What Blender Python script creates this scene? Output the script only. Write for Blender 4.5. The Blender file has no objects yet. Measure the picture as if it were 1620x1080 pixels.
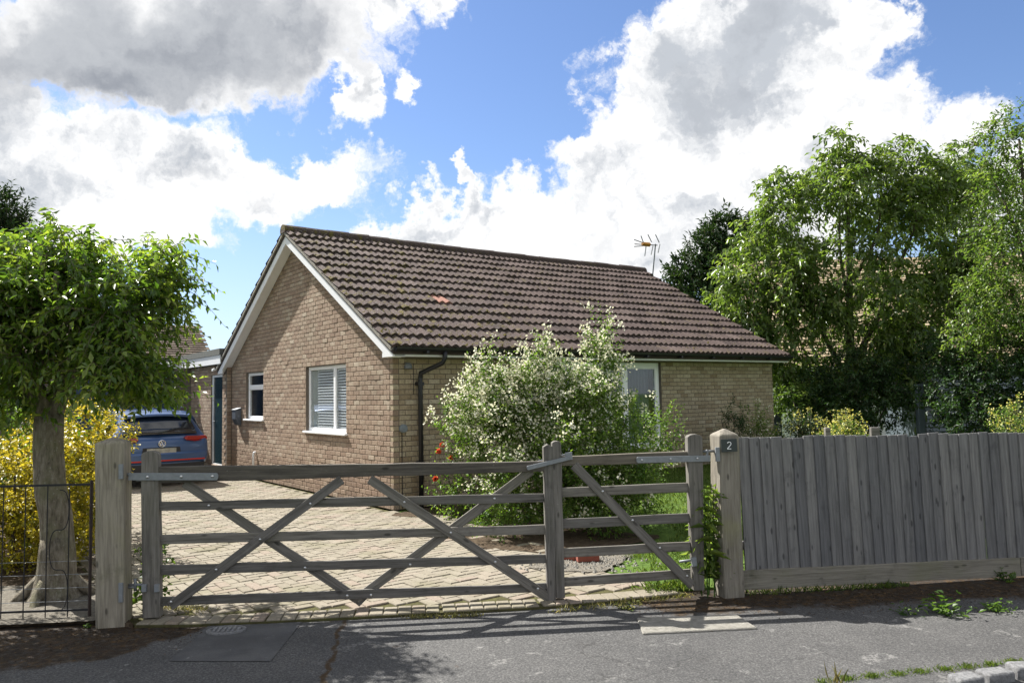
import bpy, math, random
import numpy as np
from mathutils import Vector, Matrix

# ------------------------------------------------------------------ camera, world, sun, exposure
scene = bpy.context.scene
COL = scene.collection
rng = np.random.default_rng(7)
random.seed(7)
FPX, CZ = 1235.0, 1.64                       # focal length in photo pixels (1620 wide), eye height
PITCH, ROLL = math.atan(82 / 1235.0), 0.018
SUN_AZ, SUN_EL = math.radians(-52.0), math.radians(46.5)

f0 = np.array([0, math.cos(PITCH), math.sin(PITCH)]); r0 = np.array([1.0, 0, 0]); u0 = np.cross(r0, f0)
CR = math.cos(ROLL) * r0 - math.sin(ROLL) * u0
CU = math.sin(ROLL) * r0 + math.cos(ROLL) * u0
CP = np.array([0, 0, CZ])

cam_d = bpy.data.cameras.new('camera'); cam = bpy.data.objects.new('camera', cam_d); COL.objects.link(cam)
cam_d.sensor_width = 36.0; cam_d.lens = FPX / 1620 * 36.0; cam_d.clip_start = 0.05; cam_d.clip_end = 3000
mw = Matrix.Identity(4)
for i in range(3):
    mw[i][0] = CR[i]; mw[i][1] = CU[i]; mw[i][2] = -f0[i]; mw[i][3] = CP[i]
cam.matrix_world = mw
scene.camera = cam

scene.view_settings.view_transform = 'Standard'; scene.view_settings.look = 'None'
scene.view_settings.gamma = 1.0; scene.view_settings.use_curve_mapping = False
scene.view_settings.exposure = 1.32
scene.render.engine = 'CYCLES'
scene.cycles.max_bounces = 6; scene.cycles.diffuse_bounces = 3; scene.cycles.glossy_bounces = 3
scene.cycles.transmission_bounces = 4; scene.cycles.transparent_max_bounces = 8
scene.cycles.sample_clamp_indirect = 6.0

def ray(px, py): return f0 + CR * (px - 810) / FPX + CU * (540 - py) / FPX
def ground(px, py, z=0.0):
    d = ray(px, py); return CP + d * ((z - CZ) / d[2])
def onplane(px, py, p0, n):
    d = ray(px, py); return CP + d * (((np.asarray(p0) - CP) @ n) / (d @ n))
def at(px, py, Y):
    d = ray(px, py); return CP + d * (Y / d[1])

sun_d = bpy.data.lights.new('sun', 'SUN'); sun = bpy.data.objects.new('sun', sun_d); COL.objects.link(sun)
sun_d.energy = 5.0; sun_d.angle = math.radians(0.53); sun_d.color = (1.0, 0.965, 0.91)
SDIR = Vector((math.cos(SUN_EL) * math.sin(SUN_AZ), math.cos(SUN_EL) * math.cos(SUN_AZ), math.sin(SUN_EL)))
sun.rotation_euler = SDIR.to_track_quat('Z', 'Y').to_euler(); sun.location = (-20, 20, 30)

class NT:
    """small node helper"""
    def __init__(s, tree): s.t = tree; s.n = tree.nodes; s.l = tree.links
    def add(s, typ, **kw):
        nd = s.n.new(typ)
        for k, v in kw.items(): setattr(nd, k, v)
        return nd
    def link(s, a, b): s.l.new(a, b)
    def put(s, sock, v):
        if isinstance(v, bpy.types.NodeSocket): s.l.new(v, sock)
        elif v is not None: sock.default_value = v
    def math(s, op, a, b=None, c=None, clamp=False):
        nd = s.add('ShaderNodeMath', operation=op, use_clamp=clamp)
        s.put(nd.inputs[0], a)
        if b is not None: s.put(nd.inputs[1], b)
        if c is not None: s.put(nd.inputs[2], c)
        return nd.outputs[0]
    def vmath(s, op, a, b=None, c=None):
        nd = s.add('ShaderNodeVectorMath', operation=op)
        s.put(nd.inputs[0], a)
        if b is not None: s.put(nd.inputs[1], b)
        if c is not None: s.put(nd.inputs[2], c)
        return nd.outputs['Value'] if op in ('LENGTH', 'DOT_PRODUCT', 'DISTANCE') else nd.outputs[0]
    def scale(s, a, f):
        nd = s.add('ShaderNodeVectorMath', operation='SCALE'); s.put(nd.inputs[0], a); s.put(nd.inputs[3], f); return nd.outputs[0]
    def noise(s, vec, scale, detail=4, rough=0.55, out='Fac', dim='3D', dist=0.0):
        nd = s.add('ShaderNodeTexNoise', noise_dimensions=dim)
        if vec is not None: s.put(nd.inputs['Vector'], vec)
        nd.inputs['Scale'].default_value = scale; nd.inputs['Detail'].default_value = detail
        nd.inputs['Roughness'].default_value = rough; nd.inputs['Distortion'].default_value = dist
        return nd.outputs[out]
    def smooth(s, v, a, b, lo=0.0, hi=1.0):
        nd = s.add('ShaderNodeMapRange', interpolation_type='SMOOTHSTEP')
        s.put(nd.inputs['Value'], v); s.put(nd.inputs['From Min'], a); s.put(nd.inputs['From Max'], b)
        s.put(nd.inputs['To Min'], lo); s.put(nd.inputs['To Max'], hi)
        return nd.outputs['Result']
    def mix(s, f, a, b, blend='MIX'):
        nd = s.add('ShaderNodeMix', data_type='RGBA', blend_type=blend)
        s.put(nd.inputs['Factor'], f)
        s.put(nd.inputs[6], a if isinstance(a, bpy.types.NodeSocket) else (*a, 1)); s.put(nd.inputs[7], b if isinstance(b, bpy.types.NodeSocket) else (*b, 1))
        return nd.outputs[2]
    def ramp(s, v, stops):
        nd = s.add('ShaderNodeValToRGB'); s.put(nd.inputs[0], v)
        e = nd.color_ramp.elements
        while len(e) < len(stops): e.new(0.5)
        for k, (p, c) in enumerate(stops): e[k].position = p; e[k].color = (*c, 1)
        return nd.outputs[0]
    def coord(s, kind='Object'): return s.add('ShaderNodeTexCoord').outputs[kind]
    def attr(s, name, out='Fac'): return s.add('ShaderNodeAttribute', attribute_name=name).outputs[out]

def build_world():
    w = bpy.data.worlds.new('World'); scene.world = w; w.use_nodes = True
    t = NT(w.node_tree); t.n.clear()
    sky = t.add('ShaderNodeTexSky', sky_type='NISHITA', sun_disc=False, sun_elevation=SUN_EL, sun_rotation=SUN_AZ % (2 * math.pi))
    sky.air_density = 1.0; sky.dust_density = 0.3; sky.ozone_density = 2.0
    g = t.coord('Generated')
    # clouds live on a layer of directions: azimuth and elevation in radians
    n1 = t.noise(g, 3.2, 3, 0.5, 'Color'); n2 = t.noise(g, 11.0, 6, 0.62, 'Color')
    off = t.vmath('ADD', t.scale(t.vmath('SUBTRACT', n1, (0.5, 0.5, 0.5)), 0.22), t.scale(t.vmath('SUBTRACT', n2, (0.5, 0.5, 0.5)), 0.17))
    gw = t.vmath('ADD', g, off)
    def azel(v):
        sx = t.add('ShaderNodeSeparateXYZ'); t.link(v, sx.inputs[0])
        az = t.math('ARCTAN2', sx.outputs[0], sx.outputs[1])
        el = t.math('ARCSINE', t.math('MINIMUM', t.math('MAXIMUM', sx.outputs[2], -1.0), 1.0))
        c = t.add('ShaderNodeCombineXYZ'); t.link(az, c.inputs[0]); t.link(el, c.inputs[1])
        return c.outputs[0], el
    ae, elw = azel(gw)
    _, el0 = azel(g)
    blobs = [  # photo centre x, y, half width, half height, weight
        (250, 40, 380, 120, 1.0), (-150, 120, 260, 200, 1.0), (170, 270, 250, 95, 1.0), (420, 290, 180, 75, .95), (90, 350, 240, 80, 1),
        (560, 165, 48, 85, .82), (645, 175, 40, 40, .8), (650, 30, 110, 60, .9), (560, 40, 60, 60, .9), (710, 262, 34, 48, .85), (790, 345, 200, 70, 1.0), (640, 360, 90, 60, .9),
        (1060, 190, 110, 150, 1.0), (1200, 90, 190, 130, 1.0), (1330, 20, 110, 60, .9), (1000, 300, 130, 95, 1.0),
        (1330, 230, 170, 120, 1.0), (1440, 190, 100, 60, .9), (1150, 380, 320, 90, 1.0), (1700, 330, 160, 120, .9)]
    f = None
    for (bx, by, rx, ry, wt) in blobs:
        d = ray(bx, by); d = d / np.linalg.norm(d)
        ca, ce = math.atan2(d[0], d[1]), math.asin(d[2])
        q = t.vmath('MULTIPLY_ADD', ae, (FPX / rx, FPX / ry, 0), (-ca * FPX / rx, -ce * FPX / ry, 0))
        val = t.math('SUBTRACT', wt, t.math('MULTIPLY', t.vmath('LENGTH', q), 0.5))
        f = val if f is None else t.math('SMOOTH_MAX', f, val, 0.06)
    # the same kind of broken cloud goes on all round
    wide = t.math('MULTIPLY_ADD', t.noise(g, 2.3, 5, 0.55), 2.2, -0.52)
    sx = t.add('ShaderNodeSeparateXYZ'); t.link(g, sx.inputs[0])
    infront = t.math('MULTIPLY', t.smooth(sx.outputs[1], 0.62, 0.78), t.smooth(sx.outputs[2], 0.62, 0.5))
    f = t.math('MAXIMUM', f, t.math('SUBTRACT', wide, t.math('MULTIPLY', infront, 0.9)))
    puff = t.noise(gw, 9.0, 8, 0.6)
    dens = t.math('ADD', f, t.math('MULTIPLY_ADD', puff, 0.7, -0.35))
    cover = t.smooth(dens, 0.46, 0.60)
    # body shading: thick middles turn grey, edges stay white; billows by noise
    shade_n = t.noise(t.vmath('ADD', gw, (0.03, -0.02, 0.05)), 6.0, 6, 0.55)
    so = tuple(0.045 * c for c in (math.sin(SUN_AZ) * math.cos(SUN_EL), math.cos(SUN_AZ) * math.cos(SUN_EL), math.sin(SUN_EL)))
    pa = t.noise(gw, 5.0, 6, 0.55); pb = t.noise(t.vmath('ADD', gw, so), 5.0, 6, 0.55)
    relief = t.math('MULTIPLY', t.smooth(t.math('SUBTRACT', pb, pa), -0.07, 0.12), t.smooth(dens, 0.53, 0.75))
    grey = t.math('MULTIPLY', t.smooth(dens, 0.58, 0.95), t.smooth(shade_n, 0.47, 0.64), clamp=True)
    d = ray(270, 55); d = d / np.linalg.norm(d)
    ca, ce = math.atan2(d[0], d[1]), math.asin(d[2])
    qd = t.vmath('LENGTH', t.vmath('MULTIPLY_ADD', ae, (FPX / 330, FPX / 105, 0), (-ca * FPX / 330, -ce * FPX / 105, 0)))
    belly = t.smooth(t.math('ADD', qd, t.math('MULTIPLY_ADD', shade_n, 0.7, -0.35)), 1.2, 0.35)
    grey2 = t.math('MAXIMUM', t.math('MULTIPLY', grey, 0.48), belly)
    ccol = t.mix(grey2, t.mix(relief, (0.45, 0.45, 0.45), (0.235, 0.25, 0.272)), t.mix(t.smooth(pa, 0.35, 0.65), (0.13, 0.14, 0.16), (0.235, 0.245, 0.26)))
    skyc = t.mix(1.0, sky.outputs[0], (0.052, 0.056, 0.066), 'MULTIPLY')
    # thin white haze low down
    hz = t.smooth(el0, 0.30, 0.0, 0.0, 0.5)
    skyc = t.mix(hz, skyc, (0.28, 0.335, 0.43))
    out = t.mix(cover, skyc, ccol)
    bg = t.add('ShaderNodeBackground'); t.link(out, bg.inputs[0]); bg.inputs[1].default_value = 1.0
    o = t.add('ShaderNodeOutputWorld'); t.link(bg.outputs[0], o.inputs[0])
    w.cycles.sampling_method = 'MANUAL'; w.cycles.sample_map_resolution = 512
build_world()

# ------------------------------------------------------------------ helpers
def tag(o, label=None, cat=None, group=None, kind=None):
    if label: o['label'] = label
    if cat: o['category'] = cat
    if group: o['group'] = group
    if kind: o['kind'] = kind
    return o

def thing(name, label, cat, loc=(0, 0, 0), rotz=0.0, group=None):
    o = bpy.data.objects.new(name, None); COL.objects.link(o)
    o.location = loc; o.rotation_euler = (0, 0, rotz); o.empty_display_size = 0.2
    return tag(o, label, cat, group)

def root_matrix(o):
    m = Matrix.Translation(o.location) @ o.rotation_euler.to_matrix().to_4x4()
    return m

def link(name, me, mat=None, parent=None, world=False):
    """world=True: vertices are world coordinates, so undo the parent's transform"""
    o = bpy.data.objects.new(name, me); COL.objects.link(o)
    if mat is not None and len(me.materials) == 0: me.materials.append(mat)
    if parent is not None:
        o.parent = parent
        if world:
            p = parent
            m = Matrix.Identity(4)
            while p is not None:
                if p.type == 'EMPTY': m = root_matrix(p) @ m
                p = p.parent
            o.matrix_parent_inverse = m.inverted()
    return o

class MB:
    """collects shapes into one mesh"""
    def __init__(s): s.v = []; s.f = []; s.t = []
    def add(s, verts, faces, tint=None):
        k = len(s.v); s.v += [tuple(map(float, p)) for p in verts]; s.f += [tuple(i + k for i in f) for f in faces]
        s.t += [tint if tint is not None else 0.5] * len(verts)
        return s
    def box(s, a, b, tint=None, drop=()):
        x0, y0, z0 = a; x1, y1, z1 = b
        V = [(x0, y0, z0), (x1, y0, z0), (x1, y1, z0), (x0, y1, z0), (x0, y0, z1), (x1, y0, z1), (x1, y1, z1), (x0, y1, z1)]
        Fs = dict(b=(0, 3, 2, 1), t=(4, 5, 6, 7), f=(0, 1, 5, 4), r=(1, 2, 6, 5), k=(2, 3, 7, 6), l=(3, 0, 4, 7))
        return s.add(V, [Fs[k] for k in Fs if k not in drop], tint)
    def tube(s, pts, radii, n=6, cap=True, tint=None):
        pts = [Vector(p) for p in pts]; rings = []
        if not hasattr(radii, '__len__'): radii = [radii] * len(pts)
        prev = None
        V = []; Fc = []
        for i, p in enumerate(pts):
            d = (pts[min(i + 1, len(pts) - 1)] - pts[max(i - 1, 0)]).normalized()
            if prev is None:
                a = d.cross(Vector((0, 0, 1)))
                if a.length < 1e-3: a = d.cross(Vector((1, 0, 0)))
            else: a = prev - d * prev.dot(d)
            a.normalize(); prev = a; b = d.cross(a)
            for k in range(n):
                th = 2 * math.pi * k / n
                V.append(p + (a * math.cos(th) + b * math.sin(th)) * radii[i])
        for i in range(len(pts) - 1):
            for k in range(n):
                k2 = (k + 1) % n
                Fc.append((i * n + k, i * n + k2, (i + 1) * n + k2, (i + 1) * n + k))
        if cap: Fc.append(tuple(range(n - 1, -1, -1))); Fc.append(tuple((len(pts) - 1) * n + k for k in range(n)))
        return s.add(V, Fc, tint)
    def prism(s, poly, d, tint=None):
        """poly: list of 3-D points (planar), extruded by vector d"""
        n = len(poly); d = np.asarray(d, float)
        V = [np.asarray(p, float) for p in poly] + [np.asarray(p, float) + d for p in poly]
        Fc = [tuple(range(n - 1, -1, -1)), tuple(range(n, 2 * n))] + [(i, (i + 1) % n, (i + 1) % n + n, i + n) for i in range(n)]
        return s.add(V, Fc, tint)
    def lathe(s, prof, c=(0, 0, 0), n=16, tint=None, axis='z'):
        V = []; Fc = []
        for (r, z) in prof:
            for k in range(n):
                th = 2 * math.pi * k / n; a, b = r * math.cos(th), r * math.sin(th)
                V.append((c[0] + a, c[1] + b, c[2] + z) if axis == 'z' else ((c[0] + a, c[1] + z, c[2] + b) if axis == 'y' else (c[0] + z, c[1] + a, c[2] + b)))
        for i in range(len(prof) - 1):
            for k in range(n):
                Fc.append((i * n + k, i * n + (k + 1) % n, (i + 1) * n + (k + 1) % n, (i + 1) * n + k))
        Fc.append(tuple(range(n - 1, -1, -1))); Fc.append(tuple((len(prof) - 1) * n + k for k in range(n)))
        return s.add(V, Fc, tint)
    def mesh(s, name, mat=None, smooth=False, tints=False):
        me = bpy.data.meshes.new(name); me.from_pydata(s.v, [], s.f)
        if tints:
            a = me.attributes.new('tint', 'FLOAT', 'POINT'); a.data.foreach_set('value', np.array(s.t, dtype=np.float32))
        if mat is not None: me.materials.append(mat)
        me.validate(); me.update()
        import bmesh
        bm = bmesh.new(); bm.from_mesh(me); bmesh.ops.recalc_face_normals(bm, faces=bm.faces); bm.to_mesh(me); bm.free()
        if smooth: me.polygons.foreach_set('use_smooth', [True] * len(me.polygons))
        return me
    def build(s, name, mat=None, parent=None, world=False, smooth=False, tints=False):
        return link(name, s.mesh(name, mat, smooth, tints), None, parent, world)

def bevel(o, w=0.004, seg=1):
    m = o.modifiers.new('bevel', 'BEVEL'); m.width = w; m.segments = seg; m.limit_method = 'ANGLE'; m.angle_limit = math.radians(40)
    return o

def raw_mesh(name, V, faces, mat, tint=None, smooth=False):
    """V (n,3); faces (m,k) int array"""
    V = np.ascontiguousarray(V, dtype=np.float32); faces = np.ascontiguousarray(faces, dtype=np.int32)
    me = bpy.data.meshes.new(name)
    me.vertices.add(len(V)); me.vertices.foreach_set('co', V.ravel())
    m, k = faces.shape
    me.loops.add(m * k); me.loops.foreach_set('vertex_index', faces.ravel())
    me.polygons.add(m); me.polygons.foreach_set('loop_start', np.arange(0, m * k, k, dtype=np.int32))
    if tint is not None:
        a = me.attributes.new('tint', 'FLOAT', 'POINT'); a.data.foreach_set('value', np.ascontiguousarray(tint, dtype=np.float32))
    me.materials.append(mat)
    me.update(calc_edges=True)
    return me

def leaf_mesh(name, P, D, Nn, Ln, Wd, mat, tint, fold=0.25, curl=0.15):
    """pointed leaves folded along the midrib: P base, D direction, Nn approximate normal"""
    D = D / (np.linalg.norm(D, axis=1, keepdims=True) + 1e-9)
    S = np.cross(D, Nn); S /= (np.linalg.norm(S, axis=1, keepdims=True) + 1e-9)
    Up = np.cross(S, D)
    L = Ln[:, None]; W = Wd[:, None]
    base = P; tip = P + D * L - Up * L * curl
    mid = P + D * L * 0.45
    a = mid + S * W * 0.5 + Up * W * fold; b = mid - S * W * 0.5 + Up * W * fold
    n = len(P)
    V = np.stack([base, a, tip, b], 1).reshape(-1, 3)
    i = np.arange(n) * 4
    F = np.concatenate([np.stack([i, i + 1, i + 2], 1), np.stack([i, i + 2, i + 3], 1)])
    return raw_mesh(name, V, F, mat, np.repeat(tint, 4))

def unit(n):
    v = rng.normal(size=(n, 3)); return v / np.linalg.norm(v, axis=1, keepdims=True)

def crown(blobs, n_shoots, per, shoot_len, leaf, aspect, up=0.35, droop=0.0, inner=0.5, spread=0.9, grow=0.25, jit=0.3):
    """shoots that grow out of overlapping ellipsoids; returns leaf arrays and the twig polylines"""
    bl = np.array(blobs, float)                       # cx cy cz rx ry rz
    w = (bl[:, 3] * bl[:, 4] + bl[:, 3] * bl[:, 5] + bl[:, 4] * bl[:, 5]); w /= w.sum()
    idx = rng.choice(len(bl), n_shoots, p=w)
    d = unit(n_shoots)
    r = inner + (1 - inner) * rng.random(n_shoots) ** 0.6
    C = bl[idx, :3]; R = bl[idx, 3:6]
    P0 = C + d * R * r[:, None]
    out = d / R; out /= np.linalg.norm(out, axis=1, keepdims=True)
    G = out * (0.55 + grow) + np.array([0, 0, up]) + rng.normal(size=(n_shoots, 3)) * jit
    G /= np.linalg.norm(G, axis=1, keepdims=True)
    sl = shoot_len * (0.6 + 0.8 * rng.random(n_shoots))
    t = (np.arange(per) + 0.6) / per
    P = P0[:, None, :] + G[:, None, :] * (sl[:, None] * t[None, :])[:, :, None]
    P[:, :, 2] -= droop * (sl[:, None] * t[None, :]) ** 2 / shoot_len
    side = np.cross(G, unit(n_shoots)); side /= np.linalg.norm(side, axis=1, keepdims=True)
    s2 = np.cross(G, side)
    ang = (np.arange(per) * 2.4)[None, :] + rng.random(n_shoots)[:, None] * 6.28
    LD = G[:, None, :] * (1 - spread * 0.6) + spread * (side[:, None, :] * np.cos(ang)[:, :, None] + s2[:, None, :] * np.sin(ang)[:, :, None])
    LD = LD + rng.normal(size=LD.shape) * 0.25
    LD[:, :, 2] -= droop * 1.4
    Nn = np.array([0, 0, 1.0]) + rng.normal(size=LD.shape) * 0.45
    k = n_shoots * per
    Ln = leaf * (0.55 + 0.75 * rng.random(k)) * np.tile(1.05 - 0.35 * t, n_shoots)
    tint = np.clip(np.repeat(rng.normal(0.45, 0.2, n_shoots), per) + rng.normal(0, 0.12, k) + np.tile(t * 0.25 - 0.1, n_shoots), 0, 1)
    tw = np.stack([P0, P[:, per // 2], P[:, -1]], 1)
    return P.reshape(-1, 3), LD.reshape(-1, 3), Nn.reshape(-1, 3), Ln, Ln * aspect, tint, tw

def clumpify(blobs, per, r0, r1, flat=0.8):
    """many small clumps spread over the skin of the big ellipsoids, so that a crown has lobes and gaps"""
    out = []
    for b in blobs:
        b = np.asarray(b, float); k = max(2, int(round(per * (b[3] * b[4] * b[5]) ** (1 / 3))))
        for d in unit(k):
            r = rng.uniform(r0, r1) * min(1.0, 0.55 + 0.6 * (b[3] * b[4] * b[5]) ** (1 / 3)); q = b[:3] + d * b[3:6] * rng.uniform(.45, 1.0)
            out.append((*q, r, r, r * flat))
    return out

def twig_mesh(name, tw, r, mat):
    """3-sided twigs along polylines (n,3,3)"""
    n = len(tw); V = []; 
    a = np.cross(tw[:, 2] - tw[:, 0], [0.3, 0.5, 0.8]); a /= np.linalg.norm(a, axis=1, keepdims=True) + 1e-9
    b = np.cross(a, tw[:, 2] - tw[:, 0]); b /= np.linalg.norm(b, axis=1, keepdims=True) + 1e-9
    for j, rr in enumerate((r, r * 0.75, r * 0.35)):
        for k in range(3):
            th = 2.094 * k; V.append(tw[:, j] + (a * math.cos(th) + b * math.sin(th)) * rr)
    V = np.stack(V, 1).reshape(-1, 3); base = np.arange(n) * 9; F = []
    for j in range(2):
        for k in range(3):
            k2 = (k + 1) % 3
            F.append(np.stack([base + j * 3 + k, base + j * 3 + k2, base + j * 3 + 3 + k2, base + j * 3 + 3 + k], 1))
    return raw_mesh(name, V, np.concatenate(F), mat)
# ------------------------------------------------------------------ materials
def newmat(name):
    m = bpy.data.materials.new(name); m.use_nodes = True
    t = NT(m.node_tree); b = t.n['Principled BSDF']
    return m, t, b
def setb(t, b, col=None, rough=None, metal=None, spec=None, normal=None):
    if col is not None: t.put(b.inputs['Base Color'], col if isinstance(col, bpy.types.NodeSocket) else (*col, 1))
    if rough is not None: t.put(b.inputs['Roughness'], rough)
    if metal is not None: t.put(b.inputs['Metallic'], metal)
    if spec is not None: t.put(b.inputs['Specular IOR Level'], spec)
    if normal is not None: t.link(normal, b.inputs['Normal'])
def bump(t, h, strength=0.4, dist=0.01):
    nd = t.add('ShaderNodeBump'); nd.inputs['Strength'].default_value = strength; nd.inputs['Distance'].default_value = dist
    t.link(h, nd.inputs['Height']); return nd.outputs[0]

def plain(name, col, rough=0.6, metal=0.0, var=0.12, scale=20, bmp=0.0, spec=0.4):
    m, t, b = newmat(name)
    c = t.coord('Object'); n = t.noise(c, scale, 5, 0.6)
    dark = tuple(x * (1 - var * 2) for x in col); lite = tuple(min(1, x * (1 + var)) for x in col)
    setb(t, b, t.mix(n, dark, lite), rough, metal, spec)
    if bmp: setb(t, b, normal=bump(t, t.noise(c, scale * 4, 4, 0.6), bmp, 0.004))
    return m

def wood(name, dark, lite, green=0.0, gcol=(0.16, 0.17, 0.07), rough=0.85, pale=None):
    """weathered timber, grain along local x"""
    m, t, b = newmat(name)
    oi = t.add('ShaderNodeObjectInfo')
    r = oi.outputs['Random']
    c = t.vmath('ADD', t.coord('Object'), t.scale((7.3, 3.1, 5.7), r))
    nd = t.add('ShaderNodeVectorMath', operation='SCALE')
    shift = t.add('ShaderNodeCombineXYZ'); t.link(t.math('MULTIPLY', r, 37.0), shift.inputs[0]); t.link(t.math('MULTIPLY', r, 11.0), shift.inputs[1]); t.link(t.math('MULTIPLY', r, 5.0), shift.inputs[2])
    c = t.vmath('ADD', t.coord('Object'), shift.outputs[0])
    warp = t.scale(t.vmath('SUBTRACT', t.noise(c, 3.0, 2, 0.5, 'Color'), (0.5, 0.5, 0.5)), 0.03)
    g = t.vmath('MULTIPLY', t.vmath('ADD', c, warp), (1.2, 26, 26))
    n1 = t.noise(g, 1.6, 6, 0.65); n2 = t.noise(t.vmath('MULTIPLY', c, (3.5, 90, 90)), 1.5, 4, 0.7)
    f = t.math('ADD', t.math('MULTIPLY', n1, 0.65), t.math('MULTIPLY', n2, 0.35))
    col = t.mix(t.smooth(f, 0.3, 0.7), dark, lite)
    # per piece tone
    col = t.mix(1.0, col, t.mix(r, (0.72, 0.72, 0.74), (1.16, 1.13, 1.08)), 'MULTIPLY')
    # knots
    vo = t.add('ShaderNodeTexVoronoi', feature='F1'); t.link(t.vmath('MULTIPLY', c, (4.5, 12, 12)), vo.inputs['Vector']); vo.inputs['Scale'].default_value = 1.0
    kn = t.smooth(vo.outputs['Distance'], 0.17, 0.07)
    col = t.mix(t.math('MULTIPLY', kn, 0.7), col, tuple(x * 0.28 for x in dark))
    # drying cracks
    ck = t.smooth(t.noise(t.vmath('MULTIPLY', c, (0.9, 60, 60)), 1.0, 2, 0.5), 0.70, 0.77)
    col = t.mix(t.math('MULTIPLY', ck, 0.75), col, tuple(x * 0.22 for x in dark))
    # blotches of damp and lichen
    bl = t.noise(c, 5.0, 5, 0.65)
    col = t.mix(t.smooth(bl, 0.56, 0.78, 0, 0.55), col, tuple(x * 0.5 for x in dark))
    if green: col = t.mix(t.smooth(t.noise(c, 3.1, 4, 0.6), 0.45, 0.75, 0, green), col, gcol)
    if pale: col = t.mix(t.smooth(t.noise(c, 38.0, 5, 0.7), 0.66, 0.76, 0, 0.8), col, pale)
    h = t.math('SUBTRACT', f, t.math('MULTIPLY', ck, 0.6))
    setb(t, b, col, rough, None, 0.25, bump(t, h, 0.75, 0.006))
    return m

def leafmat(name, stops, trans=0.42, rough=0.42, spec=0.35, tcol=None):
    m, t, b = newmat(name)
    a = t.attr('tint')
    col = t.ramp(a, stops)
    setb(t, b, col, rough, None, spec)
    tr = t.add('ShaderNodeBsdfTranslucent')
    t.put(tr.inputs[0], t.mix(1.0, col, tcol or (1.25, 1.35, 0.55), 'MULTIPLY'))
    mx = t.add('ShaderNodeMixShader'); mx.inputs[0].default_value = trans
    t.link(b.outputs[0], mx.inputs[1]); t.link(tr.outputs[0], mx.inputs[2])
    t.link(mx.outputs[0], t.n['Material Output'].inputs[0])
    return m

def brickmat(name, stops, soot=0.3):
    m, t, b = newmat(name)
    a = t.attr('tint'); c = t.coord('Object')
    geo = t.add('ShaderNodeNewGeometry').outputs['Position']
    col = t.ramp(a, stops)
    n = t.noise(geo, 34, 5, 0.7)
    col = t.mix(1.0, col, t.ramp(n, [(0.25, (0.62, 0.60, 0.58)), (0.55, (1, 1, 1)), (0.8, (1.22, 1.2, 1.16))]), 'MULTIPLY')
    drag = t.noise(t.vmath('MULTIPLY', geo, (40, 40, 4)), 3.0, 3, 0.6)          # vertical drag marks of the rustic face
    col = t.mix(t.smooth(drag, 0.55, 0.75, 0, 0.35), col, (0.10, 0.075, 0.06))
    big = t.noise(geo, 0.9, 4, 0.6)
    col = t.mix(t.smooth(big, 0.5, 0.75, 0, soot), col, (0.13, 0.115, 0.08))
    setb(t, b, col, 0.9, None, 0.2, bump(t, t.math('ADD', n, drag), 0.5, 0.006))
    return m

def barkmat():
    m, t, b = newmat('bark'); c = t.coord('Object')
    n = t.noise(t.vmath('MULTIPLY', c, (14, 14, 3.5)), 2.0, 7, 0.7); bl = t.noise(c, 5, 5, 0.65); sp = t.noise(c, 38, 4, 0.7)
    col = t.ramp(n, [(0.3, (0.06, 0.05, 0.035)), (0.5, (0.19, 0.165, 0.125)), (0.72, (0.33, 0.30, 0.24))])
    col = t.mix(t.smooth(bl, 0.45, 0.7, 0, 0.6), col, (0.16, 0.16, 0.085))
    col = t.mix(t.smooth(sp, 0.6, 0.7, 0, 0.6), col, (0.42, 0.41, 0.36))
    setb(t, b, col, 0.95, None, 0.15, bump(t, t.math('ADD', n, t.math('MULTIPLY', sp, 0.3)), 1.0, 0.03)); return m
MAT = {}
MAT['brick'] = brickmat('brick_face', [(0.0, (0.235, 0.165, 0.12)), (0.3, (0.29, 0.21, 0.152)), (0.55, (0.325, 0.245, 0.18)), (0.8, (0.37, 0.295, 0.22)), (1.0, (0.43, 0.36, 0.275))])
MAT['brick_front'] = brickmat('brick_face_lawn_bounce', [(0.0, (0.26, 0.20, 0.125)), (0.3, (0.33, 0.265, 0.175)), (0.55, (0.37, 0.31, 0.21)), (0.8, (0.42, 0.36, 0.255)), (1.0, (0.46, 0.40, 0.30))])  # front wall copy of the brick, yellower: bounce light off the lawn painted in
MAT['mortar'] = plain('mortar', (0.15, 0.125, 0.10), 0.95, var=0.2, scale=9)
MAT['white_paint'] = plain('white_paint', (0.72, 0.73, 0.74), 0.45, var=0.04, scale=6)
MAT['upvc'] = plain('white_plastic', (0.80, 0.81, 0.82), 0.3, var=0.02, scale=6)
MAT['black_plastic'] = plain('black_plastic', (0.018, 0.018, 0.02), 0.38, var=0.2, scale=8)
MAT['grey_plastic'] = plain('grey_plastic', (0.16, 0.18, 0.20), 0.5)
MAT['steel'] = plain('galvanised_steel', (0.25, 0.265, 0.28), 0.6, 0.4, var=0.18, scale=30, bmp=0.1)
MAT['bolt'] = plain('bolt_steel', (0.6, 0.6, 0.6), 0.3, 0.9)
MAT['rust_iron'] = plain('rusty_iron', (0.05, 0.035, 0.03), 0.7, 0.2, var=0.3)
MAT['black_iron'] = plain('black_iron', (0.02, 0.02, 0.022), 0.55, 0.2, var=0.2)
MAT['gate_wood'] = wood('gate_timber', (0.08, 0.074, 0.066), (0.225, 0.212, 0.192), pale=(0.36, 0.36, 0.33), green=0.25, gcol=(0.10, 0.10, 0.06))
MAT['top_wood'] = wood('gate_top_timber', (0.06, 0.053, 0.045), (0.17, 0.152, 0.125), pale=(0.36, 0.37, 0.33), green=0.2, gcol=(0.07, 0.07, 0.05))
MAT['post_wood'] = wood('post_timber', (0.14, 0.125, 0.10), (0.315, 0.29, 0.24), green=0.45, gcol=(0.24, 0.235, 0.11))
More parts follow.
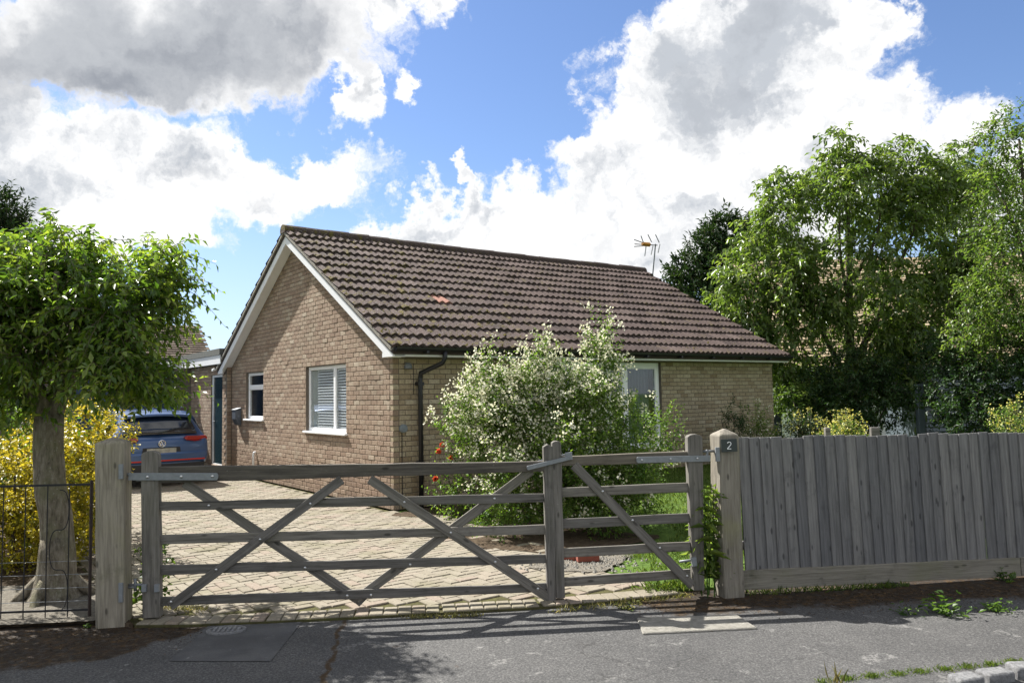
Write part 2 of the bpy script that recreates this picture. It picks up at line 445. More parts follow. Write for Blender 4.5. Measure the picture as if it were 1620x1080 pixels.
MAT['fence_wood'] = wood('fence_timber', (0.106, 0.106, 0.107), (0.225, 0.223, 0.223), green=0.0)
MAT['gravel_board'] = wood('gravel_board_timber', (0.12, 0.112, 0.095), (0.235, 0.222, 0.19), green=0.5, gcol=(0.16, 0.16, 0.09))
MAT['bark'] = barkmat()
MAT['bark_dark'] = plain('dark_bark', (0.085, 0.07, 0.055), 0.95, var=0.35, scale=9, bmp=0.9, spec=0.15)
MAT['twig'] = plain('twig_bark', (0.11, 0.085, 0.05), 0.9)
MAT['leaf_maple'] = leafmat('leaf_left_tree', [(0, (0.045, 0.09, 0.016)), (0.5, (0.11, 0.18, 0.032)), (1, (0.26, 0.31, 0.06))], 0.52, 0.26, 0.6)
MAT['leaf_cherry'] = leafmat('leaf_cherry', [(0, (0.06, 0.10, 0.024)), (0.5, (0.12, 0.18, 0.045)), (1, (0.215, 0.265, 0.075))], 0.5, 0.33, 0.5)
MAT['leaf_ash'] = leafmat('leaf_light', [(0, (0.05, 0.10, 0.022)), (0.5, (0.11, 0.175, 0.04)), (1, (0.21, 0.265, 0.08))], 0.5, 0.4, 0.4)
MAT['leaf_dark'] = leafmat('leaf_evergreen', [(0, (0.010, 0.026, 0.010)), (0.5, (0.026, 0.06, 0.018)), (1, (0.06, 0.11, 0.03))], 0.3, 0.5, 0.35)
MAT['leaf_conifer'] = leafmat('leaf_conifer', [(0, (0.012, 0.027, 0.012)), (0.5, (0.026, 0.052, 0.02)), (1, (0.06, 0.095, 0.034))], 0.2, 0.6, 0.2)
MAT['leaf_gold'] = leafmat('leaf_golden', [(0, (0.11, 0.135, 0.014)), (0.4, (0.31, 0.29, 0.022)), (1, (0.62, 0.53, 0.07))], 0.4, 0.4, 0.35, (1.2, 1.05, 0.5))
MAT['leaf_bush'] = leafmat('leaf_bush', [(0, (0.05, 0.105, 0.018)), (0.5, (0.11, 0.185, 0.035)), (1, (0.22, 0.285, 0.07))], 0.5, 0.42, 0.35)
MAT['blossom'] = leafmat('blossom', [(0, (0.55, 0.52, 0.36)), (0.5, (0.74, 0.72, 0.56)), (1, (0.82, 0.81, 0.70))], 0.4, 0.7, 0.1, (1.0, 1.0, 0.9))
MAT['rose'] = leafmat('rose_petal', [(0, (0.55, 0.06, 0.03)), (0.5, (0.72, 0.14, 0.07)), (1, (0.80, 0.28, 0.14))], 0.3, 0.6, 0.1, (1.1, 0.8, 0.6))
MAT['yellow_flower'] = leafmat('yellow_petal', [(0, (0.42, 0.36, 0.06)), (0.5, (0.58, 0.53, 0.14)), (1, (0.75, 0.72, 0.38))], 0.35, 0.6, 0.1, (1, 1, 0.6))
MAT['grass'] = leafmat('grass_blade', [(0, (0.05, 0.085, 0.016)), (0.5, (0.095, 0.15, 0.028)), (1, (0.20, 0.22, 0.06))], 0.4, 0.5, 0.25)
MAT['dry_grass'] = leafmat('dry_grass_blade', [(0, (0.10, 0.13, 0.03)), (0.5, (0.24, 0.23, 0.08)), (1, (0.45, 0.38, 0.2))], 0.35, 0.6, 0.2, (1.1, 1.05, 0.7))
MAT['litter'] = leafmat('leaf_litter', [(0, (0.02, 0.013, 0.008)), (0.5, (0.045, 0.028, 0.015)), (1, (0.14, 0.09, 0.045))], 0.1, 0.8, 0.2)

def tilemat():
    m, t, b = newmat('roof_tile')
    a = t.attr('tint')
    geo = t.add('ShaderNodeNewGeometry').outputs['Position']
    base = t.ramp(a, [(0, (0.05, 0.037, 0.034)), (0.5, (0.076, 0.056, 0.051)), (0.98, (0.105, 0.08, 0.073)), (1.0, (0.30, 0.16, 0.125))])
    fresh = t.math('GREATER_THAN', a, 0.985)
    n = t.noise(geo, 22, 6, 0.7)
    col = t.mix(1.0, base, t.ramp(n, [(0.3, (0.7, 0.7, 0.7)), (0.7, (1.25, 1.2, 1.15))]), 'MULTIPLY')
    lich = t.smooth(t.noise(geo, 34, 6, 0.78), 0.54, 0.66)
    area = t.smooth(t.noise(geo, 1.1, 4, 0.6), 0.38, 0.62)
    # weathering is heavier at the near verge and the eaves (spread by position on the roof)
    hx = t.vmath('DOT_PRODUCT', t.vmath('SUBTRACT', geo, tuple(HA)), tuple(HU))
    near = t.smooth(hx, 4.5, -0.3)
    keep = t.math('SUBTRACT', 1.0, fresh)
    col = t.mix(t.math('MULTIPLY', t.math('MULTIPLY', lich, keep), t.math('MULTIPLY_ADD', near, 0.55, 0.14)), col, (0.33, 0.32, 0.30))
    ms = t.smooth(t.noise(geo, 6.0, 7, 0.75), 0.53, 0.62)
    msf = t.math('MULTIPLY', t.math('MULTIPLY', ms, keep), t.math('ADD', t.math('MULTIPLY', area, 0.42), t.math('MULTIPLY', near, 0.65)), clamp=True)
    col = t.mix(msf, col, t.mix(t.noise(geo, 40, 3, 0.6), (0.05, 0.045, 0.012), (0.19, 0.155, 0.04)))
    setb(t, b, col, 0.92, None, 0.2, bump(t, t.math('ADD', t.noise(geo, 70, 4, 0.7), t.math('MULTIPLY', msf, 1.5)), 0.6, 0.008))
    return m

def asphalt():
    m, t, b = newmat('asphalt')
    c = t.coord('Object')
    n = t.noise(c, 75, 6, 0.8); n2 = t.noise(c, 60, 4, 0.6); big = t.noise(c, 1.3, 5, 0.6)
    vo = t.add('ShaderNodeTexVoronoi', feature='F1'); t.link(c, vo.inputs['Vector']); vo.inputs['Scale'].default_value = 140
    st = t.smooth(vo.outputs['Distance'], 0.55, 0.15)
    col = t.ramp(n, [(0.34, (0.030, 0.030, 0.030)), (0.5, (0.076, 0.075, 0.074)), (0.66, (0.175, 0.172, 0.166))])
    col = t.mix(1.0, col, t.ramp(big, [(0.3, (0.78, 0.78, 0.78)), (0.7, (1.15, 1.14, 1.12))]), 'MULTIPLY')
    # worn pale lichen spots
    lf = t.math('MULTIPLY', t.smooth(t.noise(c, 4.2, 5, 0.6, dist=0.6), 0.60, 0.66), t.smooth(t.noise(c, 30, 4, 0.7), 0.42, 0.58))
    col = t.mix(t.math('MULTIPLY', lf, 0.38), col, (0.34, 0.33, 0.31))
    # moss and rotted leaf along the property line: distance to that line, broken by noise
    s = t.add('ShaderNodeSeparateXYZ'); t.link(c, s.inputs[0])
    dl = t.math('SUBTRACT', t.math('MULTIPLY_ADD', s.outputs[0], GSL, GY0), s.outputs[1])      # metres in front of the line
    xs = s.outputs[0]
    rightside = t.smooth(xs, 0.75, 1.25); leftside = t.smooth(xs, -1.9, -2.9)
    wid = t.math('ADD', t.math('MULTIPLY', rightside, 0.52), t.math('MULTIPLY', leftside, 0.95))
    edge = t.math('SUBTRACT', wid, t.math('ADD', dl, t.math('MULTIPLY_ADD', t.noise(c, 3.5, 5, 0.65), 0.75, -0.37)))
    ms = t.smooth(edge, -0.03, 0.12)
    grain = t.smooth(t.noise(c, 25, 5, 0.7), 0.25, 0.55, 0.45, 1.0)
    mc = t.ramp(t.noise(c, 16, 6, 0.75), [(0.3, (0.011, 0.008, 0.005)), (0.52, (0.032, 0.019, 0.008)), (0.72, (0.12, 0.066, 0.018))])
    col = t.mix(t.math('MULTIPLY', ms, grain), col, mc)
    # small rusty patches of rotted leaves further out
    p2 = t.math('MULTIPLY', t.smooth(t.noise(c, 1.9, 4, 0.7), 0.66, 0.72), t.smooth(t.noise(c, 40, 4, 0.7), 0.4, 0.6))
    col = t.mix(t.math('MULTIPLY', p2, 0.6), col, (0.10, 0.055, 0.03))
    # a long open joint filled with moss running to the kerb
    cl = t.math('ABSOLUTE', t.math('ADD', t.math('SUBTRACT', xs, t.math('MULTIPLY_ADD', s.outputs[1], -0.12, -0.578)), t.math('MULTIPLY_ADD', t.noise(c, 4.0, 4, 0.6), 0.14, -0.07)))
    crack = t.math('MULTIPLY', t.smooth(cl, 0.024, 0.006), t.smooth(s.outputs[1], 6.1, 5.9))
    col = t.mix(t.math('MULTIPLY', crack, t.smooth(t.noise(c, 18, 4, 0.7), 0.3, 0.5)), col, (0.05, 0.03, 0.012))
    # fine hair cracks
    vk = t.add('ShaderNodeTexVoronoi', feature='DISTANCE_TO_EDGE'); t.link(t.vmath('ADD', c, t.scale(t.noise(c, 2.5, 4, 0.6, 'Color'), 0.7)), vk.inputs['Vector']); vk.inputs['Scale'].default_value = 0.8
    hair = t.math('MULTIPLY', t.smooth(vk.outputs['Distance'], 0.010, 0.003), t.smooth(t.noise(c, 1.1, 3, 0.5), 0.5, 0.56))
    col = t.mix(t.math('MULTIPLY', hair, 0.4), col, (0.015, 0.014, 0.013))
    h = t.math('ADD', n, t.math('MULTIPLY', st, 0.5))
    setb(t, b, col, 0.85, None, 0.3, bump(t, h, 0.9, 0.006))
    return m

def patchmat():
    m, t, b = newmat('asphalt_patch')
    c = t.coord('Object'); n = t.noise(c, 240, 3, 0.7)
    big = t.noise(c, 3, 5, 0.65)
    col = t.mix(t.smooth(big, 0.35, 0.65), t.ramp(n, [(0.3, (0.04, 0.04, 0.041)), (0.7, (0.085, 0.085, 0.086))]), t.ramp(n, [(0.3, (0.06, 0.06, 0.06)), (0.7, (0.12, 0.119, 0.117))]))
    col = t.mix(t.smooth(t.noise(c, 14, 4, 0.7), 0.66, 0.7, 0, 0.5), col, (0.25, 0.25, 0.24))
    setb(t, b, col, 0.88, None, 0.3, bump(t, n, 0.5, 0.004)); return m

def pavermat():
    m, t, b = newmat('paver')
    a = t.attr('tint'); geo = t.add('ShaderNodeNewGeometry').outputs['Position']
    col = t.ramp(a, [(0, (0.205, 0.182, 0.142)), (0.45, (0.225, 0.202, 0.16)), (0.8, (0.238, 0.212, 0.168)), (1, (0.235, 0.195, 0.158))])
    n = t.noise(geo, 60, 5, 0.7); big = t.noise(geo, 2.0, 4, 0.6)
    col = t.mix(1.0, col, t.ramp(n, [(0.3, (0.72, 0.71, 0.70)), (0.7, (1.2, 1.19, 1.16))]), 'MULTIPLY')
    col = t.mix(t.smooth(big, 0.46, 0.68, 0, 0.55), col, (0.15, 0.14, 0.085))
    lich = t.smooth(t.noise(geo, 24, 6, 0.75), 0.60, 0.68, 0, 0.45)
    col = t.mix(lich, col, (0.40, 0.39, 0.33))
    setb(t, b, col, 0.93, None, 0.2, bump(t, n, 0.5, 0.004)); return m

def soil(name, stops, scale=14):
    m, t, b = newmat(name); c = t.coord('Object')
    n = t.noise(c, scale, 7, 0.72)
    setb(t, b, t.ramp(n, stops), 0.97, None, 0.1, bump(t, t.noise(c, scale * 5, 5, 0.7), 0.9, 0.02)); return m

def glassmat(name, tint=(0.03, 0.035, 0.04)):
    m, t, b = newmat(name); t.n.remove(b)
    lw = t.add('ShaderNodeLayerWeight'); lw.inputs[0].default_value = 0.5
    gl = t.add('ShaderNodeBsdfGlossy'); gl.inputs['Roughness'].default_value = 0.02; gl.inputs[0].default_value = (1, 1, 1, 1)
    tp = t.add('ShaderNodeBsdfTransparent'); tp.inputs[0].default_value = (0.94, 0.955, 0.955, 1)
    mx = t.add('ShaderNodeMixShader')
    t.link(t.math('MULTIPLY_ADD', t.math('POWER', lw.outputs['Facing'], 5.0), 0.9, 0.05, clamp=True), mx.inputs[0]); t.link(tp.outputs[0], mx.inputs[1]); t.link(gl.outputs[0], mx.inputs[2])
    t.link(mx.outputs[0], t.n['Material Output'].inputs[0]); return m

# house frame: corner HA, front wall along HU, gable wall along HV
ANG = math.radians(53.1)
HU = np.array([math.sin(ANG), math.cos(ANG), 0]); HV = np.array([-math.cos(ANG), math.sin(ANG), 0])
HA = CP + ray(621.8, 650) * 11.26; HA[2] = 0
HROT = math.pi / 2 - ANG
def hw(x, y, z=0): return HA + HU * x + HV * y + np.array([0, 0, z])
# property line
G0 = np.array([-3.02, 5.98, 0]); G1 = np.array([1.71, 6.48, 0]); GD = (G1 - G0) / np.linalg.norm(G1 - G0); GN = np.array([GD[1], -GD[0], 0])
GSL = float(GD[1] / GD[0]); GY0 = float(G0[1] - G0[0] * GSL)
def gp(px, py, off=0.0): return onplane(px, py, G0 + GN * off, GN)

MAT['tile'] = tilemat(); MAT['asphalt'] = asphalt(); MAT['patch'] = patchmat(); MAT['paver'] = pavermat()
MAT['joint'] = soil('joint_sand', [(0.3, (0.05, 0.045, 0.025)), (0.55, (0.085, 0.08, 0.035)), (0.8, (0.11, 0.125, 0.035))], 9)
MAT['soil'] = soil('garden_soil', [(0.3, (0.03, 0.022, 0.015)), (0.55, (0.085, 0.062, 0.04)), (0.8, (0.19, 0.15, 0.11))])
MAT['turf'] = soil('turf', [(0.3, (0.05, 0.085, 0.018)), (0.55, (0.085, 0.14, 0.028)), (0.8, (0.14, 0.18, 0.04))], 6)
MAT['gritty'] = soil('gritty_ground', [(0.3, (0.10, 0.088, 0.07)), (0.55, (0.22, 0.20, 0.165)), (0.8, (0.40, 0.37, 0.31))], 40)
MAT['concrete'] = soil('concrete', [(0.3, (0.20, 0.19, 0.165)), (0.55, (0.30, 0.285, 0.25)), (0.8, (0.38, 0.365, 0.32))], 22)
MAT['granite'] = soil('granite', [(0.3, (0.13, 0.13, 0.13)), (0.55, (0.30, 0.30, 0.30)), (0.8, (0.46, 0.46, 0.45))], 40)
MAT['glass'] = glassmat('window_glass')

# ------------------------------------------------------------------ ground, pavement, drive
ZA = -0.03
def sheet(name, pts, z, mat, kind='structure', label=None, skirt=0.0):
    mb = MB(); V = [(p[0], p[1], z) for p in pts]
    if skirt: mb.prism([(p[0], p[1], z - skirt) for p in pts], (0, 0, skirt))
    else: mb.add(V, [tuple(range(len(V)))])
    o = mb.build(name, mat); tag(o, label, None, None, kind); return o
S = 450
sheet('ground', [(-S, -S), (S, -S), (S, S), (-S, S)], -0.06, MAT['turf'])
def lineY(x): return GY0 + GSL * x
sheet('pavement', [(-30, 4.25), (30, 4.75 + 3.2), (30, lineY(30) + .12), (-30, lineY(-30) + .12)] if False else [(-30, 1.0), (30, 1.0), (30, lineY(30) + 0.25), (-30, lineY(-30) + 0.25)], ZA, MAT['asphalt'])
# darker patch of newer asphalt with a service cover on it
sheet('asphalt_patch', [ground(*p, ZA) for p in ((330, 990), (478, 983), (428, 1046), (268, 1046))], ZA + 0.004, MAT['patch'])

def pip(x, y, poly):
    ins = False; j = len(poly) - 1
    for i in range(len(poly)):
        if (poly[i][1] > y) != (poly[j][1] > y) and x < (poly[j][0] - poly[i][0]) * (y - poly[i][1]) / (poly[j][1] - poly[i][1] + 1e-12) + poly[i][0]: ins = not ins
        j = i
    return ins
KERB = [ground(*p)[:2] for p in ((213, 986), (300, 985), (420, 980), (560, 973), (700, 966), (860, 957), (1000, 945), (1085, 936))]
LEFT_FAR = (np.array(KERB[0]) + HV[:2] * 13.2)
RIGHT = [ground(*p)[:2] for p in ((1070, 930), (985, 912), (915, 893), (862, 866), (820, 850), (760, 833), (700, 812))]
corner_in = hw(-0.02, 0.0)[:2]
DRIVE = [tuple(p) for p in KERB] + [tuple(p) for p in RIGHT] + [tuple(hw(-0.03, -0.55)[:2]), tuple(hw(-0.03, 0)[:2]), tuple(hw(-0.03, 10.3)[:2]), tuple(hw(-3.6, 10.3)[:2]), tuple(LEFT_FAR)]
drive = sheet('driveway', DRIVE, -0.012, MAT['joint'], skirt=0.07)

# block paving, herringbone on the house axes, with a header course along the kerb
def paver_mesh(lx, ly, ti):
    key = ('p', round(lx, 3), round(ly, 3), ti)
    if key not in MESHES:
        mb = MB(); c = 0.006; h = 0.05
        x, y = lx / 2, ly / 2
        mb.add([(-x, -y, -h), (x, -y, -h), (x, y, -h), (-x, y, -h), (-x, -y, -c), (x, -y, -c), (x, y, -c), (-x, y, -c), (-x + c, -y + c, 0), (x - c, -y + c, 0), (x - c, y - c, 0), (-x + c, y - c, 0)],
               [(0, 1, 5, 4), (1, 2, 6, 5), (2, 3, 7, 6), (3, 0, 4, 7), (4, 5, 9, 8), (5, 6, 10, 9), (6, 7, 11, 10), (7, 4, 8, 11), (8, 9, 10, 11)], ti / 7)
        MESHES[key] = mb.mesh('paver', MAT['paver'], tints=True)
    return MESHES[key]
MESHES = {}
pav = []   # (centre world x, y, angle, lx, ly)
a0 = math.atan2(HU[1], HU[0])
L_, W_ = 0.2, 0.1; gap = 0.008
kpoly = [np.array(p) for p in KERB]
def kerb_dist(p):
    best = 1e9
    for a, b in zip(kpoly[:-1], kpoly[1:]):
        t_ = np.clip(((p - a) @ (b - a)) / ((b - a) @ (b - a)), 0, 1); best = min(best, np.linalg.norm(p - a - (b - a) * t_))
    return best
for i in range(-140, 140):
    for j in range(-140, 140):
        k = (i - j) % 4
        if k == 0: cx, cy, an = (i + 1.0) * 0.1, (j + 0.5) * 0.1, 0      # long side along u
        elif k == 3: cx, cy, an = (i + 0.5) * 0.1, (j + 1.0) * 0.1, 1    # along v
        else: continue
        p = HA[:2] + HU[:2] * (cx - 5) + HV[:2] * cy
        if cx - 5 > 5 or not pip(p[0], p[1], DRIVE): continue
        if kerb_dist(p) < 0.27: continue
        if cx - 5 > -0.12 and cy > 0: continue
        pav.append((p[0], p[1], a0 + an * math.pi / 2, L_ - gap, W_ - gap))
# kerb header course
acc = 0.0
for a, b in zip(kpoly[:-1], kpoly[1:]):
    d = b - a; ln = np.linalg.norm(d); d /= ln; nn = np.array([-d[1], d[0]])
    s = 0.055 - acc
    while s < ln - 0.02:
        c = a + d * s + nn * 0.105
        pav.append((c[0], c[1], math.atan2(nn[1], nn[0]), 0.194, 0.100)); s += 0.107
    acc = ln - s + 0.055
    acc = 0.0
pav.sort(key=lambda q: q[0] ** 2 + q[1] ** 2)
vis = [q for q in pav if -0.75 < q[0] / q[1] < 0.75]
far = MB()
for n_, (x, y, an, lx, ly) in enumerate(vis):
    ti = int(rng.integers(0, 8)); dz = float(rng.normal(0, 0.0022)); an += float(rng.normal(0, 0.012)); tl = rng.normal(0, 0.004, 2)
    M = Matrix.Translation((x, y, 0.001 + dz)) @ Matrix.Rotation(an, 4, 'Z') @ Matrix.Rotation(tl[0], 4, 'X') @ Matrix.Rotation(tl[1], 4, 'Y')
    me = paver_mesh(lx, ly, ti)
    if n_ < 300:
        o = link('paver', me, None, drive); o.matrix_local = M
    else:
        far.add([M @ v.co for v in me.vertices], [tuple(p.vertices) for p in me.polygons], ti / 7)
o = far.build('block_paving', MAT['paver'], drive, tints=True); o['kind'] = 'stuff'

# garden to the right of the drive: turf, bed under the bush, gritty strip; verge at the left
RG = [tuple(p) for p in RIGHT]
sheet('lawn', RG + [tuple(hw(0.0, -0.55)[:2]), tuple(hw(0.02, -0.02)[:2]), tuple(hw(16, -0.02)[:2]), (20, lineY(20) + 0.2), (1.6, lineY(1.6) + 0.2)], -0.012, MAT['turf'], skirt=0.03)
# the turf swells up a little towards the house
def lawn_z(x, y):
    sm_ = lambda q, lo, hi: (lambda t: t * t * (3 - 2 * t))(min(1.0, max(0.0, (q - lo) / (hi - lo))))
    return 0.19 * sm_(y - lineY(x), 2.2, 4.6) * sm_(x, 0.9, 1.9)
lm_ = MB(); cs = 0.2; idx_ = {}
for ix in range(3, 62):
    for iy in range(36, 90):
        x, y = ix * cs, iy * cs
        q4 = [(x, y), (x + cs, y), (x + cs, y + cs), (x, y + cs)]
        if max(lawn_z(*p) for p in q4) < 1e-4 or (HV[:2] @ (np.array((x + cs, y + cs / 2)) - HA[:2])) > -0.0: continue
        ids = []
        for p in q4:
            k = (round(p[0], 3), round(p[1], 3))
            if k not in idx_: idx_[k] = len(lm_.v); lm_.v.append((p[0], p[1], lawn_z(*p) - 0.006)); lm_.t.append(.5)
            ids.append(idx_[k])
        lm_.f.append(tuple(ids))
lmo = lm_.build('lawn_swell', MAT['turf']); tag(lmo, None, None, None, 'structure')
def blobpoly(c, rx, ry, n=26, rot=0, wob=0.12):
    out = []
    for k in range(n):
        th = 2 * math.pi * k / n; w = 1 + wob * math.sin(3 * th + c[0]) + wob * 0.6 * math.sin(7 * th + 1)
        x, y = rx * w * math.cos(th), ry * w * math.sin(th)
        out.append((c[0] + x * math.cos(rot) - y * math.sin(rot), c[1] + x * math.sin(rot) + y * math.cos(rot)))
    return out
sheet('planting_bed', blobpoly((0.55, 9.2), 1.35, 0.95, rot=0.25), 0.004, MAT['soil'])
sheet('bed_by_wall', blobpoly(tuple(hw(1.2, -0.55)[:2]), 1.4, 0.55, rot=a0, wob=0.06), 0.002, MAT['soil'])
sheet('gravel_strip', blobpoly((0.66, 7.62), 0.5, 0.30, rot=0.55, wob=.2), 0.008, MAT['gritty'])
sheet('verge', [(-30, lineY(-30) + 0.12), (-3.16, lineY(-3.16) + .05), tuple(np.array(KERB[0]) - np.array((0.01, 0))), tuple(LEFT_FAR - HU[:2] * .01), tuple(LEFT_FAR - HU[:2] * 30)], -0.004, MAT['soil'], skirt=0.05)
sheet('gritty_verge', [(-9, lineY(-9) - .02), (-3.16, lineY(-3.16) - .02), (-3.16, 6.75), (-3.6, 7.15), (-9, 6.9)], 0.006, MAT['gritty'])
# ------------------------------------------------------------------ the bungalow (local x along the front wall, y along the gable, z up)
house = thing('bungalow', 'brown brick bungalow with brown tiled pitched roof and white bargeboards', 'house', tuple(HA), HROT)
HL, HWD, WH = 9.15, 7.44, 2.20              # length, gable width, wall height
EY, EZ, RY, RZ = -0.40, 2.30, 3.72, 4.68    # eave and ridge line of the roof surface
PIT = math.atan2(RZ - EZ, RY - EY)
def roof_z(y): return EZ + (min(y, 2 * RY - y) - EY) * math.tan(PIT)
GWIN = [(1.58, 3.24, 1.04, 2.17), (5.44, 6.49, 1.20, 2.165)]                  # y0 y1 z0 z1 on the gable
FWIN = [(2.95, 5.66, 0.62, 2.165)]                                          # x0 x1 z0 z1 on the front

def wall_cells(a0_, a1_, z0, z1, holes):
    xs = sorted({a0_, a1_, *[h[0] for h in holes], *[h[1] for h in holes]}); zs = sorted({z0, z1, *[h[2] for h in holes], *[h[3] for h in holes]})
    for i in range(len(xs) - 1):
        for j in range(len(zs) - 1):
            cx, cz = (xs[i] + xs[i + 1]) / 2, (zs[j] + zs[j + 1]) / 2
            if any(h[0] < cx < h[1] and h[2] < cz < h[3] for h in holes): continue
            yield xs[i], xs[i + 1], zs[j], zs[j + 1]
TH = 0.24; RC = 0.007
g = MB()
for a, b, c, d in wall_cells(RC, HWD, 0, WH, GWIN): g.box((RC, a, c), (TH, b, d))
gtop = [(RC, RC, WH), (RC, HWD, WH), (RC, HWD, min(roof_z(HWD) - .12, 9)), (RC, RY, RZ - .14), (RC, RC, roof_z(0) - .12)]
g.prism(gtop, (TH - RC, 0, 0))
wall_g = g.build('wall', MAT['mortar'], house); wall_g['label'] = 'sunlit brick gable wall with two windows'
g = MB()
for a, b, c, d in wall_cells(TH + .001, HL - RC, 0, WH, FWIN): g.box((a, RC, c), (b, TH, d))
g.box((HL - TH, TH + .001, 0), (HL - RC, HWD - TH, WH))
g.box((TH + .001, HWD - TH, 0), (HL - RC, HWD - RC, WH))
g.prism([(HL - RC, RC, WH + .001), (HL - RC, HWD - RC, WH + .001), (HL - RC, HWD - RC, roof_z(HWD) - .12), (HL - RC, RY, RZ - .14), (HL - RC, RC, roof_z(0) - .12)], (-TH + RC, 0, 0))
wall_f = g.build('wall', MAT['mortar'], house); wall_f['label'] = 'shaded brick front wall with wide window'

BM, BH, BD = 0.2, 0.075, 0.092              # module length, course, depth
def brick_mesh(w, h, d, ti, face):
    key = ('b', round(w, 2), round(h, 3), ti, face)
    if key not in MESHES:
        mb = MB(); w = round(w, 2); c = 0.0035
        # outer face slightly chamfered, open at the back
        if face == 'g': P = lambda a, b, o: (o, a, b)
        else: P = lambda a, b, o: (a, o, b)
        V = [P(-w / 2, 0, d), P(w / 2, 0, d), P(w / 2, h, d), P(-w / 2, h, d), P(-w / 2, 0, c), P(w / 2, 0, c), P(w / 2, h, c), P(-w / 2, h, c),
             P(-w / 2 + c, c, 0), P(w / 2 - c, c, 0), P(w / 2 - c, h - c, 0), P(-w / 2 + c, h - c, 0)]
        mb.add(V, [(0, 1, 5, 4), (1, 2, 6, 5), (2, 3, 7, 6), (3, 0, 4, 7), (4, 5, 9, 8), (5, 6, 10, 9), (6, 7, 11, 10), (7, 4, 8, 11), (8, 9, 10, 11)], ti / 9)
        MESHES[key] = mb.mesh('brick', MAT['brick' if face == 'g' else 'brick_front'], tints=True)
    return MESHES[key]

def courses(length, top_fn, holes, zmax, flip=0):
    out = []
    for r in range(int(zmax / BH) + 1):
        z = r * BH; s = 0.0 if (r + flip) % 2 == 0 else 0.1
        ints = [(s, length)]
        for h in holes:
            if z + BH * 0.55 > h[2] and z + BH * 0.5 < h[3]:
                ints = [q for a, b in ints for q in ((a, min(b, h[0])), (max(a, h[1]), b)) if q[1] - q[0] > 0.02]
        for a, b in ints:
            o_ = 0.1 if (r + flip) % 2 == 0 else 0.0
            x = math.floor((a - o_ + 1e-6) / BM) * BM + o_
            while x < b:
                x0, x1 = max(x, a), min(x + BM, b)
                if x1 - x0 > 0.03 and top_fn(x0, z + BH) and top_fn(x1, z + BH): out.append((x0, x1, z))
                x += BM
    return out
allb = []
for x0, x1, z in courses(HWD, lambda a, z: z < roof_z(a) - 0.06, GWIN, 4.7): allb.append(('g', x0, x1, z))
for x0, x1, z in courses(HL, lambda a, z: z < WH + 0.02, FWIN, WH - .01, 1):
    if x1 - x0 > .03: allb.append(('f', x0, x1, z))
def brick_score(q):
    w = hw(0, (q[1] + q[2]) / 2, q[3] + .04) if q[0] == 'g' else hw((q[1] + q[2]) / 2, 0, q[3] + .04)
    hid = 0
    d = w - CP; sx_ = 810 + FPX * (d @ CR) / (d @ f0); sy_ = 540 - FPX * (d @ CU) / (d @ f0)
    if 700 < sx_ < 1045 and sy_ > 590: hid = 1      # behind the flowering bush
    if sy_ > 735: hid = 1                           # behind the gate rails
    return np.linalg.norm(d) + hid * 100 - (q[2] - q[1]) * 4
allb.sort(key=brick_score)
rest = {'g': MB(), 'f': MB()}
for n_, (fc, x0, x1, z) in enumerate(allb):
    ti = int(np.clip(rng.normal(5.0, 1.8), 0, 9)) if z > 0.5 else int(np.clip(rng.normal(2.9, 1.7), 0, 9))
    w = round(x1 - x0 - 0.009, 2); me = brick_mesh(w, BH - 0.010, BD, ti, fc)
    j = float(rng.normal(0, 0.0016)); c = (x0 + x1) / 2
    loc = (j, c, z + .005) if fc == 'g' else (c, j, z + .005)
    if n_ < 300:
        o = link('brick', me, None, wall_g if fc == 'g' else wall_f); o.location = loc
    else:
        rest[fc].add([(v.co.x + loc[0], v.co.y + loc[1], v.co.z + loc[2]) for v in me.vertices], [tuple(p.vertices) for p in me.polygons], ti / 9)
for fc, wl in (('g', wall_g), ('f', wall_f)):
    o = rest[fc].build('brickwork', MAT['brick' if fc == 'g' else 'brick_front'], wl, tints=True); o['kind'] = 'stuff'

# --- roof: tiles in 14 courses, both slopes
NT_X, NT_Y = 34, 14
RX0, RX1 = -0.24, 9.20
TW = (RX1 - RX0) / NT_X; SL = math.hypot(RY - EY, RZ - EZ); TG = SL / NT_Y
def tile_mesh(ti):
    key = ('t', ti)
    if key not in MESHES:
        mb = MB(); nx = 13; V = []; F_ = []
        ln = TG + 0.075
        for row, (yy, zz) in enumerate(((-0.012, 0.052), (ln, 0.0))):
            for i in range(nx):
                x = TW * i / (nx - 1); ph = (i / (nx - 1)) * 2 * 2 * math.pi
                V.append((x, yy, zz + 0.036 * (0.5 - 0.5 * math.cos(ph)) ** 0.8))
        for i in range(nx): V.append(V[i])
        for i in range(nx):
            x, y, z = V[i]; V.append((x, y + 0.006, z - 0.052))
        for i in range(nx - 1):
            F_.append((i, i + 1, nx + i + 1, nx + i)); F_.append((3 * nx + i, 3 * nx + i + 1, 2 * nx + i + 1, 2 * nx + i))
        mb.add(V, F_, ti)
        me = mb.mesh('roof_tile', MAT['tile'], tints=True)
        me.polygons.foreach_set('use_smooth', [True] * len(me.polygons))
        for p in me.polygons:
            pass
        MESHES[key] = me
    return MESHES[key]
deck = MB()
dn = np.array([0, -math.sin(PIT), math.cos(PIT)])
for sgn in (1, -1):
    e = (EY, EZ) if sgn == 1 else (2 * RY - EY, EZ)
    pl = [(RX0 + .03, e[0], e[1] - .035), (RX1 - .03, e[0], e[1] - .035), (RX1 - .03, RY, RZ - .035), (RX0 + .03, RY, RZ - .035)]
    deck.prism(pl, (0, 0, -0.05))
roof = deck.build('roof', MAT['rust_iron'], house)
tiles = []
for c in range(NT_Y):
    for i in range(NT_X): tiles.append((c, i))
sag = lambda x: -0.035 * math.sin(math.pi * np.clip((x - RX0) / (RX1 - RX0), 0, 1))
